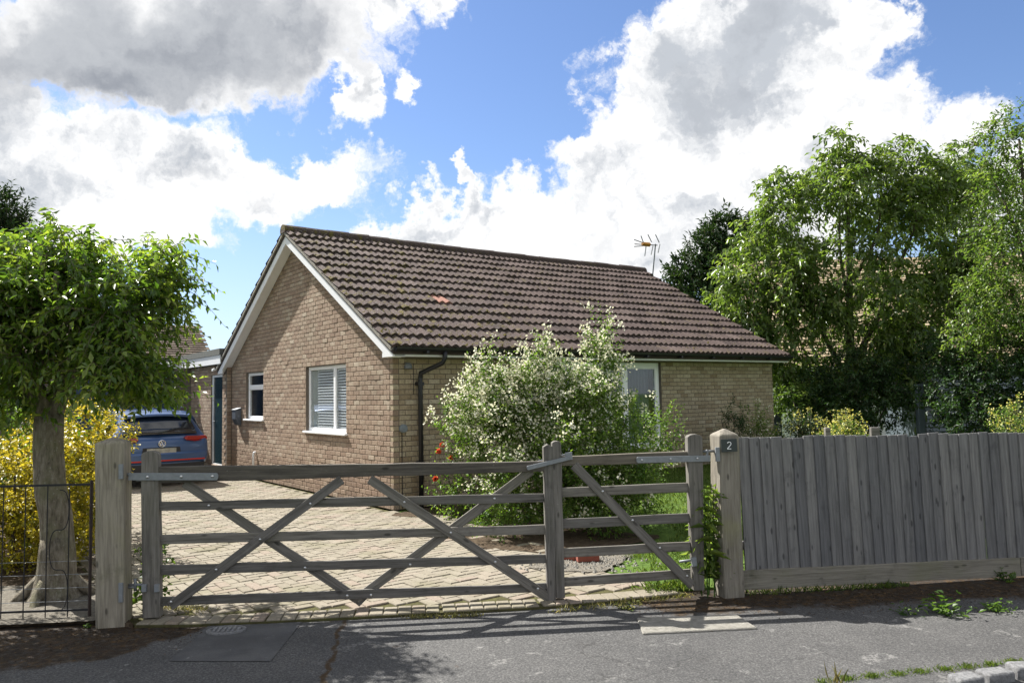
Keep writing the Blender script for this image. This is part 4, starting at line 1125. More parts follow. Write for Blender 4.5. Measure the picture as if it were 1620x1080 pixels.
# --- closeboard fence to the right
FA, FB = np.array([1.84, 6.53, 0]), np.array([4.44, 6.93, 0]); FD = (FB - FA) / np.linalg.norm(FB - FA); FN = np.array([FD[1], -FD[0], 0])
def fp(px, py): return onplane(px, py, FA, FN)
fence = thing('board_fence', 'grey weathered closeboard fence with gravel board right of post', 'fence', tuple(FA))
ztop = lambda s: fp(1178, 692)[2] + (fp(1615, 683)[2] - fp(1178, 692)[2]) * s / np.linalg.norm((fp(1615, 683) - fp(1178, 692))[:2])
zbot = lambda s: fp(1178, 900)[2] + (fp(1615, 880)[2] - fp(1178, 900)[2]) * s / np.linalg.norm((fp(1615, 880) - fp(1178, 900))[:2])
s = 0.01; zg = 0.145
while s < 6.2:
    w = 0.108 + rng.normal(0, .005); lean = -.006 + rng.normal(0, .003)
    p0_ = FA + FD * (s + w / 2 + .028); p1_ = FA + FD * (s + w / 2 - .0)
    p0_ = p0_ + np.array([0, 0, zbot(s) - .03]); p1_ = p1_ + np.array([0, 0, ztop(s) + rng.normal(0, .006)])
    # feather-edged board: thick at one edge, tilted so that it overlaps its neighbour
    nrm = FN + FD * 0.15
    plank('board', p0_, p1_, w, w, .015, MAT['fence_wood'], fence, .012, n=nrm / np.linalg.norm(nrm), wear=.0015, bv=.002, step=.4)
    s += 0.0965
g0_ = FA + FD * 0.0; 
for a, b in ((0.0, 2.55), (2.556, 5.2), (5.206, 7.2)):
    zc = lambda s: (zbot(s) + (zbot(s) - .155)) / 2
    plank('gravel_board', FA + FD * a + np.array([0, 0, zc(a)]), FA + FD * b + np.array([0, 0, zc(b)]), .155, .155, .03, MAT['gravel_board'], fence, .028, n=FN, bv=.004)
for zz in (.35, .95): plank('back_rail', FA + np.array([0, 0, zz]), FA + FD * 6.3 + np.array([0, 0, zz]), .07, .07, .04, MAT['fence_wood'], fence, -.03, n=FN)
for a in (1.3, 3.9, 6.2):
    plank('fence_post', FA + FD * a + np.array([0, 0, -.3]), FA + FD * a + np.array([0, 0, 1.12]), .1, .1, .09, MAT['fence_wood'], fence, -.1, n=FN)

# --- low black railing in front of the tree
RA, RB = np.array([-3.26, lineY(-3.26) + .12, 0]), np.array([-7.4, lineY(-7.4) + .30, 0]); RD = (RB - RA) / np.linalg.norm(RB - RA); RN = np.array([-RD[1], RD[0], 0])
rl_ = thing('iron_railing', 'low black iron railing with scrolls in front of tree trunk', 'railing', tuple(RA))
mb = MB(); mb.tube([RA + np.array([0, 0, -.05]), RA + np.array([0, 0, 1.03])], .012, 6); mb.build('end_post', MAT['rust_iron'], rl_, True)
for nm, z in (('top_bar', 1.0), ('bottom_bar', .055)):
    mb = MB(); mb.box((0, -.004, -.008), (np.linalg.norm(RB - RA), .004, .008)); o = mb.build(nm, MAT['black_iron'])
    M = Matrix.Translation(RA + np.array([0, 0, z])) @ Matrix.Rotation(math.atan2(RD[1], RD[0]), 4, 'Z'); setworld(o, rl_, M)
for k in range(1, 25):
    p = RA + RD * (.163 * k); mb = MB(); mb.tube([p + np.array([0, 0, -.02]), p + np.array([0, 0, 1.0])], .0045, 5); mb.build('bar', MAT['black_iron'], rl_, True)
for k in (2, 10, 18):
    p = RA + RD * (.163 * k - .01); mb = MB(); pts3 = []
    for i in range(40):
        t_ = i / 39; sw = .13 * math.sin(t_ * math.pi * 3); r_ = .10
        pts3.append(p + RD * (-.08 - .07 * math.sin(t_ * 9.4)) + np.array([0, 0, .96 - .9 * t_ + .05 * math.sin(t_ * 18.8)]))
    mb.tube(pts3, .004, 4); mb.build('scroll', MAT['black_iron'], rl_, True)
for z in (.12, .22, .32, .42):
    mb = MB(); mb.tube([RA + np.array([0, 0, z]) - RN * .012, RB + np.array([0, 0, z]) - RN * .012], .002, 4); mb.build('mesh_wire', MAT['steel'], rl_, True)

# --- things on the pavement
sb = MB(); q = [ground(*p, ZA) for p in ((1008, 979), (1166, 974), (1198, 995), (1017, 1004))]; sb.prism([(p[0], p[1], ZA - .03) for p in q], (0, 0, .044))
tag(bevel(sb.build('concrete_slab', MAT['concrete']), .006), 'pale concrete slab let into the pavement before small gate', 'slab')
dc = thing('drain_cover', 'small oval slotted metal service cover in dark asphalt patch', 'drain cover', tuple(ground(358, 998, ZA)))
c = ground(358, 998, ZA); mb = MB(); mb.lathe([(.17, 0), (.17, .014), (.135, .016), (.130, .007), (.001, .007)], (0, 0, 0), 28); o = mb.build('frame', MAT['granite'], smooth=False); o.scale = (.82, .6, 1); o.rotation_euler = (0, 0, .1); o.location = c + np.array([0, 0, .001]); 
o.parent = dc; o.location = (0, 0, .001)
for k in range(6):
    mb = MB(); mb.box((-.011, -.055, .006), (.011, .055, .016)); o = mb.build('slot_bar', MAT['granite'], dc); o.location = (-.085 + k * .034, 0, .0); o.rotation_euler = (0, 0, .1)
# granite kerb setts, lower right
ka, kb = ground(1395, 1100, ZA), ground(1640, 1066, ZA); kd = (kb - ka); kl = np.linalg.norm(kd); kd /= kl
s = .47; k = 0
while s < 1.35:
    w = .17 + rng.uniform(-.02, .04); mb = MB(); hh = .05 + rng.uniform(0, .02)
    mb.prism([(-w / 2 + .01, -.055, -.08), (w / 2 - .008, -.055, -.08), (w / 2 - .012, .055, -.08), (-w / 2 + .012, .06, -.08)], (0, 0, .08 + hh))
    me_o = mb.build('granite_sett', MAT['granite']); me_o.location = ka + kd * (s + w / 2) + np.array([0, 0, .0]); me_o.rotation_euler = (float(rng.normal(0, .04)), float(rng.normal(0, .03)), math.atan2(kd[1], kd[0]) + float(rng.normal(0, .06)))
    bevel(me_o, .018, 3)
    pos = ['leftmost', 'second', 'third', 'fourth', 'fifth', 'sixth', 'seventh', 'eighth', 'ninth', 'tenth'][k]; k += 1
    tag(me_o, pos + ' grey granite kerb sett from the left, bedded in moss at pavement edge', 'kerb stone', 'granite kerb setts')
    s += w + .012
lb = MB(); lb.box((-.107, -.05, 0), (.107, .05, .065)); o = bevel(lb.build('loose_brick', plain('red_brick', (0.25, 0.075, 0.05), .9, var=.2, bmp=.4)), .005, 2)
c = ground(930, 888, .008); o.location = c + np.array([0, .02, .004]); o.rotation_euler = (0, 0, .15); tag(o, 'loose red brick lying on gravel behind small gate', 'brick')
lb = MB(); lb.box((-.09, -.045, 0), (.08, .05, .05)); o = bevel(lb.build('brick_fragment', bpy.data.materials['red_brick']), .012, 2)
c = ground(901, 886, .008); o.location = c + np.array([0, .05, .001]); o.rotation_euler = (0.04, 0, -.5); tag(o, 'broken half of a red brick left of loose brick', 'brick')
# ------------------------------------------------------------------ parked car (local x right, y forward, rear at y = 0)
def carpaint():
    m, t, b = newmat('blue_car_paint')
    setb(t, b, (0.035, 0.085, 0.21), 0.32, 0.35, 0.5); b.inputs['Coat Weight'].default_value = 0.8; b.inputs['Coat Roughness'].default_value = 0.06
    return m
MAT['paint'] = carpaint()
MAT['car_glass'] = plain('dark_car_glass', (0.008, 0.012, 0.02), 0.06, var=0.0, spec=0.9)
MAT['lamp_red'] = plain('red_lamp', (0.32, 0.012, 0.012), 0.15, var=0.05, spec=0.8)
MAT['strip_red'] = plain('red_reflector', (0.55, 0.03, 0.01), 0.3, var=0.05)
MAT['tyre'] = plain('tyre_rubber', (0.015, 0.015, 0.015), 0.8)
MAT['chrome'] = plain('chrome', (0.75, 0.75, 0.76), 0.12, 1.0, var=0.02)
MAT['trim'] = plain('grey_trim', (0.03, 0.03, 0.032), 0.6)
MAT['number_pl'] = plain('smeared_plate', (0.50, 0.49, 0.42), 0.5, var=0.45, scale=14)
car_rr = hw(-0.93, 5.75); CWID = 1.76
car = thing('parked_car', 'blue hatchback car parked on the drive with its rear to gate', 'car', tuple(hw(-0.93 - CWID / 2, 5.75)), HROT)
half = CWID / 2
def section(y, w, zb, sh, zr, wr, bulge=1.0):
    """half profile from the sill up to the roof centre"""
    return [(0, y, zb), (w * .80, y, zb), (w * .96, y, zb + .12), (w * 1.0 * bulge, y, (zb + sh) / 2), (w * .985, y, sh - .06), (w * .955, y, sh), (w * .955 + (wr - w * .955) * .55, y, sh + (zr - sh) * .55), (wr, y, zr - .07), (wr * .86, y, zr - .012), (0, y, zr)]
secs = [section(.02, half * .93, .40, .66, .74, half * .80), section(.05, half * .97, .33, .80, .90, half * .86), section(.12, half, .28, .90, .96, half * .82), section(.24, half, .26, .93, 1.14, half * .74),
        section(.40, half, .25, .95, 1.36, half * .70), section(.58, half, .24, .95, 1.425, half * .69), section(1.3, half, .22, .95, 1.47, half * .69), section(2.2, half, .22, .94, 1.455, half * .68),
        section(2.75, half, .22, .93, 1.28, half * .70), section(3.2, half, .22, .91, .985, half * .78), section(3.75, half * .97, .24, .82, .88, half * .78), section(4.08, half * .88, .30, .68, .72, half * .68), section(4.2, half * .75, .40, .56, .58, half * .6)]
mb = MB(); V = []; F_ = []; nh = 10; nf_ = 2 * nh - 2
for sc in secs:
    ring = sc + [(-x, y, z) for (x, y, z) in sc[-2:0:-1]]
    V += ring
for i in range(len(secs) - 1):
    for k in range(nf_): F_.append((i * nf_ + k, i * nf_ + (k + 1) % nf_, (i + 1) * nf_ + (k + 1) % nf_, (i + 1) * nf_ + k))
F_ += [tuple(range(nf_)), tuple(range(len(secs) * nf_ - 1, (len(secs) - 1) * nf_ - 1, -1))]
mb.add(V, F_); body = mb.build('body', MAT['paint'], car, smooth=True)
sm = body.modifiers.new('sub', 'SUBSURF'); sm.levels = 2; sm.render_levels = 2
def curved(name, pts, mat, d=(0, -.02, 0), parent=None, bv=.006):
    mb = MB(); mb.prism(pts, d); o = mb.build(name, mat, parent or car); return bevel(o, bv, 2)
# rear window lies on the raked hatch; spoiler above it
rwin = MB(); xs_ = np.linspace(-1, 1, 13); V = []; F_ = []
for (y, z, w) in ((.105, .985, .66), (.175, 1.09, .635), (.25, 1.19, .60), (.335, 1.30, .555)):
    for x in xs_: V.append((x * w, y - .035 + .05 * x * x, z + .012 - .012 * x * x))
for r in range(3):
    for k in range(12): F_.append((r * 13 + k, r * 13 + k + 1, (r + 1) * 13 + k + 1, (r + 1) * 13 + k))
rwin.add(V, F_); rw = rwin.build('rear_window', MAT['car_glass'], car, smooth=True)
so_ = rw.modifiers.new('solid', 'SOLIDIFY'); so_.thickness = .03; so_.offset = -1
sp_ = MB(); V = []
for (y, z) in ((.27, 1.315), (.25, 1.345), (.30, 1.375), (.62, 1.44), (.62, 1.41)):
    for x in np.linspace(-1, 1, 11): V.append((x * .60, y + .06 * x * x, z - .035 * x * x))
F_ = [(r * 11 + k, r * 11 + k + 1, (r + 1) % 5 * 11 + k + 1, (r + 1) % 5 * 11 + k) for r in range(5) for k in range(10)]
sp_.add(V, F_); sp_.build('spoiler', MAT['paint'], car, smooth=True)
wp_ = MB(); wp_.tube([(.02, .055, 1.005), (-.10, .06, 1.02), (-.36, .09, 1.035)], .010, 6); wp_.build('wiper', MAT['trim'], car)
for sgn in (1, -1):
    lm = MB()
    poly = [(.40, .905), (.46, .94), (.83, .93), (.86, .90), (.85, .855), (.60, .835), (.44, .86)]
    V = []
    for (x, z) in poly:
        yy = .035 + .15 * max(0, (x - .55) / .35) ** 2
        V.append((sgn * x, yy - .03, z))
    n = len(V); V2 = [(x * .98, y + .12, z) for x, y, z in V]
    lm.add(V + V2, [tuple(range(n)), tuple(range(2 * n - 1, n - 1, -1))] + [(i, (i + 1) % n, n + (i + 1) % n, n + i) for i in range(n)])
    lo_ = bevel(lm.build('tail_light', MAT['lamp_red'], car), .008, 2)
    curved('lamp_bar', [(sgn * .47, -.005, .895), (sgn * .80, .105, .885), (sgn * .80, .105, .872), (sgn * .47, -.005, .88)], MAT['strip_red'], (0, -.012, 0), lo_, .002)
    rr_ = MB(); rr_.tube([(sgn * .585, .62, 1.44), (sgn * .60, .75, 1.475), (sgn * .60, 1.6, 1.50), (sgn * .59, 2.3, 1.475), (sgn * .58, 2.4, 1.45)], .016, 6); rr_.build('roof_rail', MAT['chrome'], car, smooth=True)
    sw = MB(); sw.prism([(sgn * .845, .55, .99), (sgn * .845, 2.75, .975), (sgn * .69, 2.35, 1.36), (sgn * .68, .75, 1.36), (sgn * .72, .55, 1.25)], (sgn * .012, 0, .006)); sw.build('side_window', MAT['car_glass'], car)
    for y in (.72, 3.35):
        ty = MB(); ty.lathe([(.20, -.10), (.30, -.10), (.325, -.07), (.325, .07), (.30, .10), (.20, .10)], (sgn * (half - .10), y, .32), 28, axis='x'); wh = ty.build('wheel', MAT['tyre'], car, smooth=True)
        rm_ = MB(); rm_.lathe([(.04, -.08), (.20, -.07), (.21, .09), (.06, .06), (.03, .07)], (sgn * (half - .10), y, .32), 20, axis='x'); rm_.build('rim', MAT['steel'], wh)
curved('bumper', [(-.80, .0, .44), (.80, .0, .44), (.845, .0, .56), (.83, .0, .66), (-.83, .0, .66), (-.845, .0, .56)], MAT['paint'], (0, .20, 0), None, .05)
curved('diffuser', [(-.74, .012, .24), (.74, .012, .24), (.80, .012, .435), (-.80, .012, .435)], MAT['trim'], (0, .2, 0), None, .02)
curved('reflector_strip', [(-.78, -.004, .482), (.78, -.004, .482), (.78, -.004, .508), (-.78, -.004, .508)], MAT['strip_red'], (0, .01, 0), None, .002)
curved('number_plate', [(-.26, .012, .615), (.26, .012, .615), (.26, .012, .725), (-.26, .012, .725)], MAT['number_pl'], (0, .05, 0), None, .003)
curved('plate_recess', [(-.36, .022, .60), (.36, .022, .60), (.33, .022, .745), (-.33, .022, .745)], MAT['trim'], (0, .04, 0), None, .01)
# round emblem: ring with V above W
em = thing_em = MB(); R_ = .060
em.tube([(R_ * math.cos(a), -.008, .815 + R_ * math.sin(a)) for a in np.linspace(0, 2 * math.pi, 33)], .009, 6, cap=False)
emb = em.build('emblem', MAT['chrome'], car, smooth=True)
bk_ = MB(); bk_.lathe([(.058, -.004), (.058, .06)], (0, 0, .815), 24, axis='y'); bk_.build('emblem_disc', MAT['black_plastic'], emb)
st_ = MB()
for pts in (((-.022, .046), (0, .004), (.022, .046)), ((-.044, .02), (-.021, -.040), (0, -.002), (.021, -.040), (.044, .02))):
    P3 = [(x, -.009, .815 + z) for x, z in pts]
    for a, b in zip(P3[:-1], P3[1:]): st_.tube([a, b], .008, 5)
st_.build('emblem_letters', MAT['chrome'], emb)
af = MB(); af.prism([(-.012, .72, 1.45), (-.012, .92, 1.46), (-.012, .80, 1.52), (-.012, .74, 1.515)], (.024, 0, 0)); bevel(af.build('antenna_fin', MAT['paint'], car), .006)

# ------------------------------------------------------------------ neighbouring houses
def simple_tiles(name, p0, ax, up, nx, ny, tw, tg, mat, parent, tintf):
    """courses of plain tiles, one mesh; p0 eave corner, ax along the eave, up along the slope"""
    ax = np.asarray(ax, float); up = np.asarray(up, float); nn = np.cross(ax, up); nn /= np.linalg.norm(nn)
    if nn[2] < 0: nn = -nn
    mb = MB()
    for c in range(ny):
        for i in range(nx):
            a = p0 + ax * (i * tw + (c % 2) * tw * .5) + up * (c * tg); b = a + ax * (tw - .006)
            h0, h1 = nn * .03, nn * .004
            mb.add([a + h0, b + h0, b + up * (tg + .05) + h1, a + up * (tg + .05) + h1, a, b], [(0, 1, 2, 3), (4, 5, 1, 0)], tintf())
    o = mb.build(name, mat, parent, True, tints=True); o['kind'] = 'stuff'; return o
MAT['buff_tile'] = brickmat('buff_tile', [(0, (0.25, 0.18, 0.11)), (0.5, (0.42, 0.33, 0.21)), (1, (0.55, 0.45, 0.31))], 0.2)
MAT['brown_tile'] = brickmat('brown_tile', [(0, (0.10, 0.075, 0.055)), (0.5, (0.15, 0.115, 0.085)), (1, (0.20, 0.16, 0.12))], 0.2)
MAT['render'] = plain('white_render', (0.74, 0.75, 0.76), 0.8, var=0.05, scale=4)
MAT['slate_blue'] = plain('slate_blue_paint', (0.085, 0.105, 0.125), 0.6, var=0.1)
# right: pale walled house with buff roof behind the trees
nb = thing('neighbour_house', 'white walled house with buff tiled roof behind right hand trees', 'house', (13.0, 28.0, 0), math.radians(-3))
nrot = Matrix.Rotation(math.radians(-3), 3, 'Z')
def nl(x, y, z): return np.array(Vector((13.0, 28.0, 0)) + nrot @ Vector((x, y, z)))
HX = 9.5
mb = MB()
NWIN = [(-3.8, -2.4, .9, 2.0), (.2, 1.6, .25, 2.1), (4.2, 5.8, .9, 2.0)]
for a, b, c, d in wall_cells(-4.2, HX, 0, 2.45, NWIN): mb.box((a, -2, c), (b, -1.75, d))
mb.box((-4.2, -1.749, 0), (-3.95, 6, 2.45)); mb.box((HX - .25, -1.749, 0), (HX, 6, 2.45)); mb.box((-3.949, 5.75, 0), (HX - .251, 6, 2.45))
mb.prism([(-4.2, -2, 2.451), (-4.2, 6, 2.451), (-4.2, 2, 6.3)], (.25, 0, 0)); mb.build('wall', MAT['render'], nb)
for a, b, c, d in NWIN:
    w_ = MB()
    for q in wall_cells(a, b, c, d, [(a + .07, (a + b) / 2 - .03, c + .07, d - .07), ((a + b) / 2 + .03, b - .07, c + .07, d - .07)]): w_.box((q[0], -1.93, q[2]), (q[1], -1.86, q[3]))
    wo = w_.build('window', MAT['upvc'], nb)
    for q in ((a + .07, (a + b) / 2 - .03), ((a + b) / 2 + .03, b - .07)):
        p_ = MB(); p_.box((q[0], -1.90, c + .07), (q[1], -1.89, d - .07)); p_.build('pane', MAT['car_glass'], wo)
pr_ = math.atan2(4.3, 4.6)
rd = MB(); rd.prism([(-4.5, -2.45, 2.33), (HX + .3, -2.45, 2.33), (HX + .3, 2, 6.55), (-4.5, 2, 6.55)], (0, 0, -.08)); rd.prism([(-4.5, 6.45, 2.33), (HX + .3, 6.45, 2.33), (HX + .3, 2.001, 6.55), (-4.5, 2.001, 6.55)], (0, 0, -.08)); nroof = rd.build('roof', MAT['mortar'], nb)
upv = nl(0, 2, 6.55) - nl(0, -2.45, 2.33); sl_len = np.linalg.norm(upv); upv /= sl_len
simple_tiles('roof_tiling', nl(-4.55, -2.47, 2.34), nl(1, 0, 0) - nl(0, 0, 0), upv, 72, 40, .20, sl_len / 40, MAT['buff_tile'], nb, lambda: float(rng.uniform(0, 1)))
gf = MB(); gf.box((-4.5, -2.56, 2.2), (HX + .3, -2.47, 2.3)); gf.build('gutter', MAT['white_paint'], nb)
sd = thing('satellite_dish', 'white satellite dish on the buff roofed house among leaves', 'satellite dish', tuple(at(1302, 530, 25.9)))
dc_ = at(1298, 512, 25.75); mb = MB(); mb.lathe([(.001, .07), (.10, .06), (.2, .03), (.27, 0), (.275, .005), (.2, .04), (.1, .07), (.001, .08)], (0, 0, 0), 20, axis='y'); o = mb.build('dish', MAT['render'], sd, smooth=True)
o.matrix_parent_inverse = Matrix.Translation(-sd.location); o.location = dc_; o.rotation_euler = (math.radians(-28), 0, math.radians(-35))
mb = MB(); mb.tube([dc_ + np.array([0, .07, 0]), at(1300, 522, 25.95), at(1300, 534, 27.4)], .022, 6); mb.build('bracket', MAT['steel'], sd, True)
# left: brown tiled roof beyond the extension
nb2 = thing('far_bungalow', 'far brown roofed bungalow peeping out behind the flat roof', 'house', tuple(hw(-3, 19, 0)), HROT)
Rt = np.array([-9.7, 24.0, 3.86]); dn_ = -HV * .8 + np.array([0, 0, -.6]); dn_ = dn_ / np.linalg.norm(dn_)
eave = Rt + dn_ * 4.0
def to2(p): return nb2.matrix_basis.inverted() @ Vector(p) if False else (root_matrix(nb2).inverted() @ Vector(p))
mb = MB(); c4 = [Rt, Rt - HU * 9, eave - HU * 9, eave]; mb.prism([tuple(to2(p)) for p in c4], (0, 0, -.08))
back = [Rt, Rt - HU * 9, Rt - HU * 9 + np.array([HV[0] * 3.2, HV[1] * 3.2, -2.4]), Rt + np.array([HV[0] * 3.2, HV[1] * 3.2, -2.4])]; mb.prism([tuple(to2(p - np.array([0, 0, .001]))) for p in back], (0, 0, -.08)); mb.build('roof', MAT['mortar'], nb2)
simple_tiles('roof_tiling', eave - HU * 9.0, HU, -dn_, 50, 34, .18, 4.0 / 34, MAT['brown_tile'], nb2, lambda: float(rng.uniform(0, 1)))
mb = MB(); e_ = to2(eave + np.array([HV[0], HV[1], 0]) * .4); f_ = to2(Rt)
mb.box((e_[0] - 8.7, e_[1], 0), (e_[0] - .2, e_[1] + 5.2, e_[2] - .02)); mb.prism([(e_[0] - .2, e_[1], e_[2] - .02), (e_[0] - .2, f_[1], f_[2] - .15), (e_[0] - .2, f_[1] + 2.6, e_[2] - .02)], (-.2, 0, 0)); mb.build('wall', MAT['brown_tile'], nb2)
# side fence panels and posts past the house corner
sf_ = thing('side_fence', 'slate blue boarded side fence between bungalow corner and shrubs', 'fence', tuple(at(1232, 690, 17.6) * np.array([1, 1, 0])))
pA, pB = hw(HL + .03, .9), hw(HL + 1.6, .9)
for k in range(11):
    a = pA + (pB - pA) * k / 11; b = pA + (pB - pA) * (k + .94) / 11
    mb = MB(); d_ = HV * .02; mb.prism([(*a[:2], -.06), (*b[:2], -.06), (*b[:2], 1.12), (*a[:2], 1.12)], tuple(d_)); mb.build('board', MAT['slate_blue'], sf_, True)
for z in (.3, .9):
    mb = MB(); a = pA + HV * .025; b = pB + HV * .025; mb.prism([(*a[:2], z), (*b[:2], z), (*b[:2], z + .07), (*a[:2], z + .07)], tuple(HV * .04)); mb.build('back_rail', MAT['slate_blue'], sf_, True)
gp_ = thing('garden_panel', 'weathered grey boarded panel behind yellow shrubs', 'fence', tuple(at(1285, 690, 19.5) * np.array([1, 1, 0])))
for k in range(8):
    a = at(1262, 690, 19.5); a[0] += k * .13; mb = MB(); mb.box((a[0], 19.5 + .01 * (k % 2), -.06), (a[0] + .125, 19.53 + .01 * (k % 2), 1.28 - .01 * (k % 3))); mb.build('board', MAT['fence_wood'], gp_, True)
mb = MB(); a = at(1262, 690, 19.5); mb.box((a[0], 19.545, .9), (a[0] + 1.03, 19.58, .97)); mb.build('back_rail', MAT['fence_wood'], gp_, True)
pt = MB(); a = at(1455, 640, 17.0); pt.box((a[0] - .07, 16.93, -.06), (a[0] + .07, 17.07, 1.68)); o = bevel(pt.build('tall_post', MAT['slate_blue']), .01); tag(o, 'tall slate grey post standing among dark shrubs', 'post')
ld = thing('louvred_shed', 'pale blue louvred shed wall between dark shrubs', 'shed', tuple(at(1475, 650, 18.2) * np.array([1, 1, 0])))
a = at(1458, 650, 18.2)
mb = MB(); mb.box((a[0], 18.2, -.06), (a[0] + 2.6, 20.0, 2.0)); mb.build('wall', MAT['slate_blue'], ld, True)
mb = MB(); mb.prism([(a[0] - .1, 18.1, 2.001), (a[0] + 2.7, 18.1, 2.001), (a[0] + 2.7, 18.1, 2.08), (a[0] - .1, 18.1, 2.08)], (0, 2.0, 0)); mb.build('roof', MAT['felt'], ld, True)
MAT['louvre'] = plain('pale_blue_louvre', (0.27, 0.31, 0.37), 0.6)
for k in range(14):
    z = .5 + k * .095; mb = MB(); mb.prism([(a[0] + .08, 18.19, z), (a[0] + 2.5, 18.19, z), (a[0] + 2.5, 18.16, z - .0), (a[0] + .08, 18.16, z)], (0, .02, .07)); mb.build('louvre', MAT['louvre'], ld, True)
for px, h_, lab in ((1309, 1.02, 'left thin wooden stake standing behind the board fence'), (1384, 1.0, 'right thick wooden stake standing behind the board fence')):
    b = at(px, 690, 9.3); mb = MB(); r_ = .03 if px < 1350 else .05
    mb.box((b[0] - r_, 9.3 - .03, -.05), (b[0] + r_, 9.3 + .03, at(px, 676 if px < 1350 else 675.5, 9.3)[2])); o = bevel(mb.build('wooden_stake', MAT['gate_wood']), .006); tag(o, lab, 'stake', 'wooden stakes')
# ------------------------------------------------------------------ trees, shrubs, grass
def leafy(name, label, cat, loc, leaves, mat, twr=None, trunk=None, bark='bark', group=None, crown_name='crown'):
    root = thing(name, label, cat, tuple(loc), 0, group)
    P, D, N_, Ln, Wd, ti, tw = leaves
    me = leaf_mesh(crown_name, P, D, N_, Ln, Wd, MAT[mat], ti); c = link(crown_name, me, None, root, True)
    if twr: link('twigs', twig_mesh('twigs', tw, twr, MAT['twig']), None, c).matrix_parent_inverse = Matrix.Identity(4)
    if trunk is not None: trunk.build('trunk', MAT[bark], root, True, smooth=True)
    return root
def limb(mb, pts, r0, r1, n=9, wob=.0):
    pts = [np.asarray(p, float) for p in pts]; out = []
    for i in range(len(pts) - 1):
        for k in range(4): out.append(pts[i] + (pts[i + 1] - pts[i]) * k / 4)
    out.append(pts[-1]); o2 = []
    for i, p in enumerate(out): o2.append(p + rng.normal(0, wob, 3) * (0 < i < len(out) - 1))
    for _ in range(2):
        for i in range(1, len(o2) - 1): o2[i] = (o2[i - 1] + o2[i] * 2 + o2[i + 1]) / 4
    mb.tube(o2, list(np.linspace(r0, r1, len(o2))), n)

# left tree on the verge
TB = ground(88, 945); tr = MB()
fk = at(78, 655, 6.72)
limb(tr, [TB + np.array([0.02, 0, .1]), TB + np.array([.03, 0, .35]), at(84, 800, 6.7), at(74, 720, 6.72), fk], .135, .115, 14, .012)
tr.tube([TB + np.array([0, 0, z]) for z in (-.08, 0, .05, .11, .18, .27, .38, .5)], [.25, .22, .19, .168, .152, .142, .136, .12], 14)
for a_ in (0.3, 1.9, 3.4, 4.6): limb(tr, [TB + np.array([.10 * math.cos(a_), .10 * math.sin(a_), .16]), TB + np.array([.24 * math.cos(a_), .24 * math.sin(a_), .04]), TB + np.array([.38 * math.cos(a_ + .2), .38 * math.sin(a_ + .2), -.06])], .065, .025, 7)
limb(tr, [fk - np.array([0, 0, .06]), at(96, 610, 6.75), at(118, 560, 6.85), at(150, 500, 6.95)], .095, .045, 9, .01)
limb(tr, [fk - np.array([0, 0, .08]), at(52, 610, 6.6), at(20, 560, 6.5), at(-20, 500, 6.4)], .095, .045, 9, .01)
limb(tr, [at(105, 590, 6.8), at(160, 570, 6.6), at(225, 540, 6.5)], .05, .02, 7, .01); limb(tr, [at(60, 600, 6.65), at(80, 500, 6.3), at(90, 430, 6.2)], .06, .02, 7, .01)
limb(tr, [at(130, 540, 6.9), at(150, 450, 7.2), at(160, 400, 7.3)], .04, .015, 7, .01)
cb = []
for (px, py, Y, rx, ry, rz) in ((40, 480, 6.5, .75, .7, .46), (150, 462, 6.7, .70, .75, .38), (200, 465, 6.6, .38, .5, .42), (195, 550, 6.5, .28, .40, .38), (-60, 500, 6.6, .6, .7, .55), (120, 545, 6.4, .5, .5, .30),
    (0, 560, 6.3, .5, .5, .30), (120, 470, 7.2, .8, .6, .5), (200, 600, 6.6, .34, .4, .24), (245, 412, 6.7, .24, .3, .14), (272, 430, 6.6, .12, .2, .12), (255, 470, 6.6, .12, .2, .16), (20, 620, 6.5, .3, .4, .16), (110, 418, 6.8, .75, .65, .16), (20, 425, 6.7, .6, .6, .14), (-130, 470, 6.6, .5, .6, .6), (185, 575, 6.3, .32, .3, .26)):
    c = at(px, py, Y); cb.append((*c, rx, ry, rz))
cb.append((*at(168, 628, 6.6), .22, .25, .16))
lv = crown(clumpify(cb, 14, .15, .30, .7), 2400, 11, .32, .092, .42, up=.3, droop=.4, inner=.1, grow=.35, jit=.45)
keep = ~((lv[0][:, 2] < 1.60 + rng.normal(0, .05, len(lv[0]))) & (lv[0][:, 0] > -3.75))
lv = tuple(a[keep] for a in lv[:6]) + (lv[6][lv[6][:, 2, 2] > 1.6],)
leafy('street_tree', 'small spreading green tree with pale forked trunk behind iron railing', 'tree', TB, lv, 'leaf_maple', .0035, tr, 'bark')

# golden hedge along the left side of the drive
def boxblobs(a, b, w, h, n, z0=0.0):
    out = []
    for k in range(n):
        p = np.asarray(a) + (np.asarray(b) - np.asarray(a)) * (k + .5) / n
        for zz in (.28, .72):
            out.append((p[0] + rng.normal(0, .05), p[1] + rng.normal(0, .05), z0 + h * zz + rng.normal(0, .03), w, w, h * .34))
    return out
hb = boxblobs((-7.8, 8.0), (-4.55, 8.0), .48, 1.14, 8) + boxblobs((-4.5, 8.05), (-7.6, 12.6), .45, 1.2, 10) + [(-4.55, 8.5, 1.2, .36, .4, .32), (-5.1, 8.9, 1.2, .5, .4, .45), (-4.35, 7.75, .5, .3, .3, .45)]
lv = crown(hb, 5600, 9, .13, .056, .6, up=.6, inner=.78, grow=.3)
hs = MB()
for k in range(9): limb(hs, [(-7.6 + k * .36, 8.0, -.05), (-7.6 + k * .36 + rng.normal(0, .05), 8.0, .9)], .025, .01, 5)
leafy('golden_hedge', 'bright golden yellow hedge behind the iron railing', 'hedge', (-4.6, 8.0, 0), lv, 'leaf_gold', .0022, hs, 'bark_dark', crown_name='foliage')
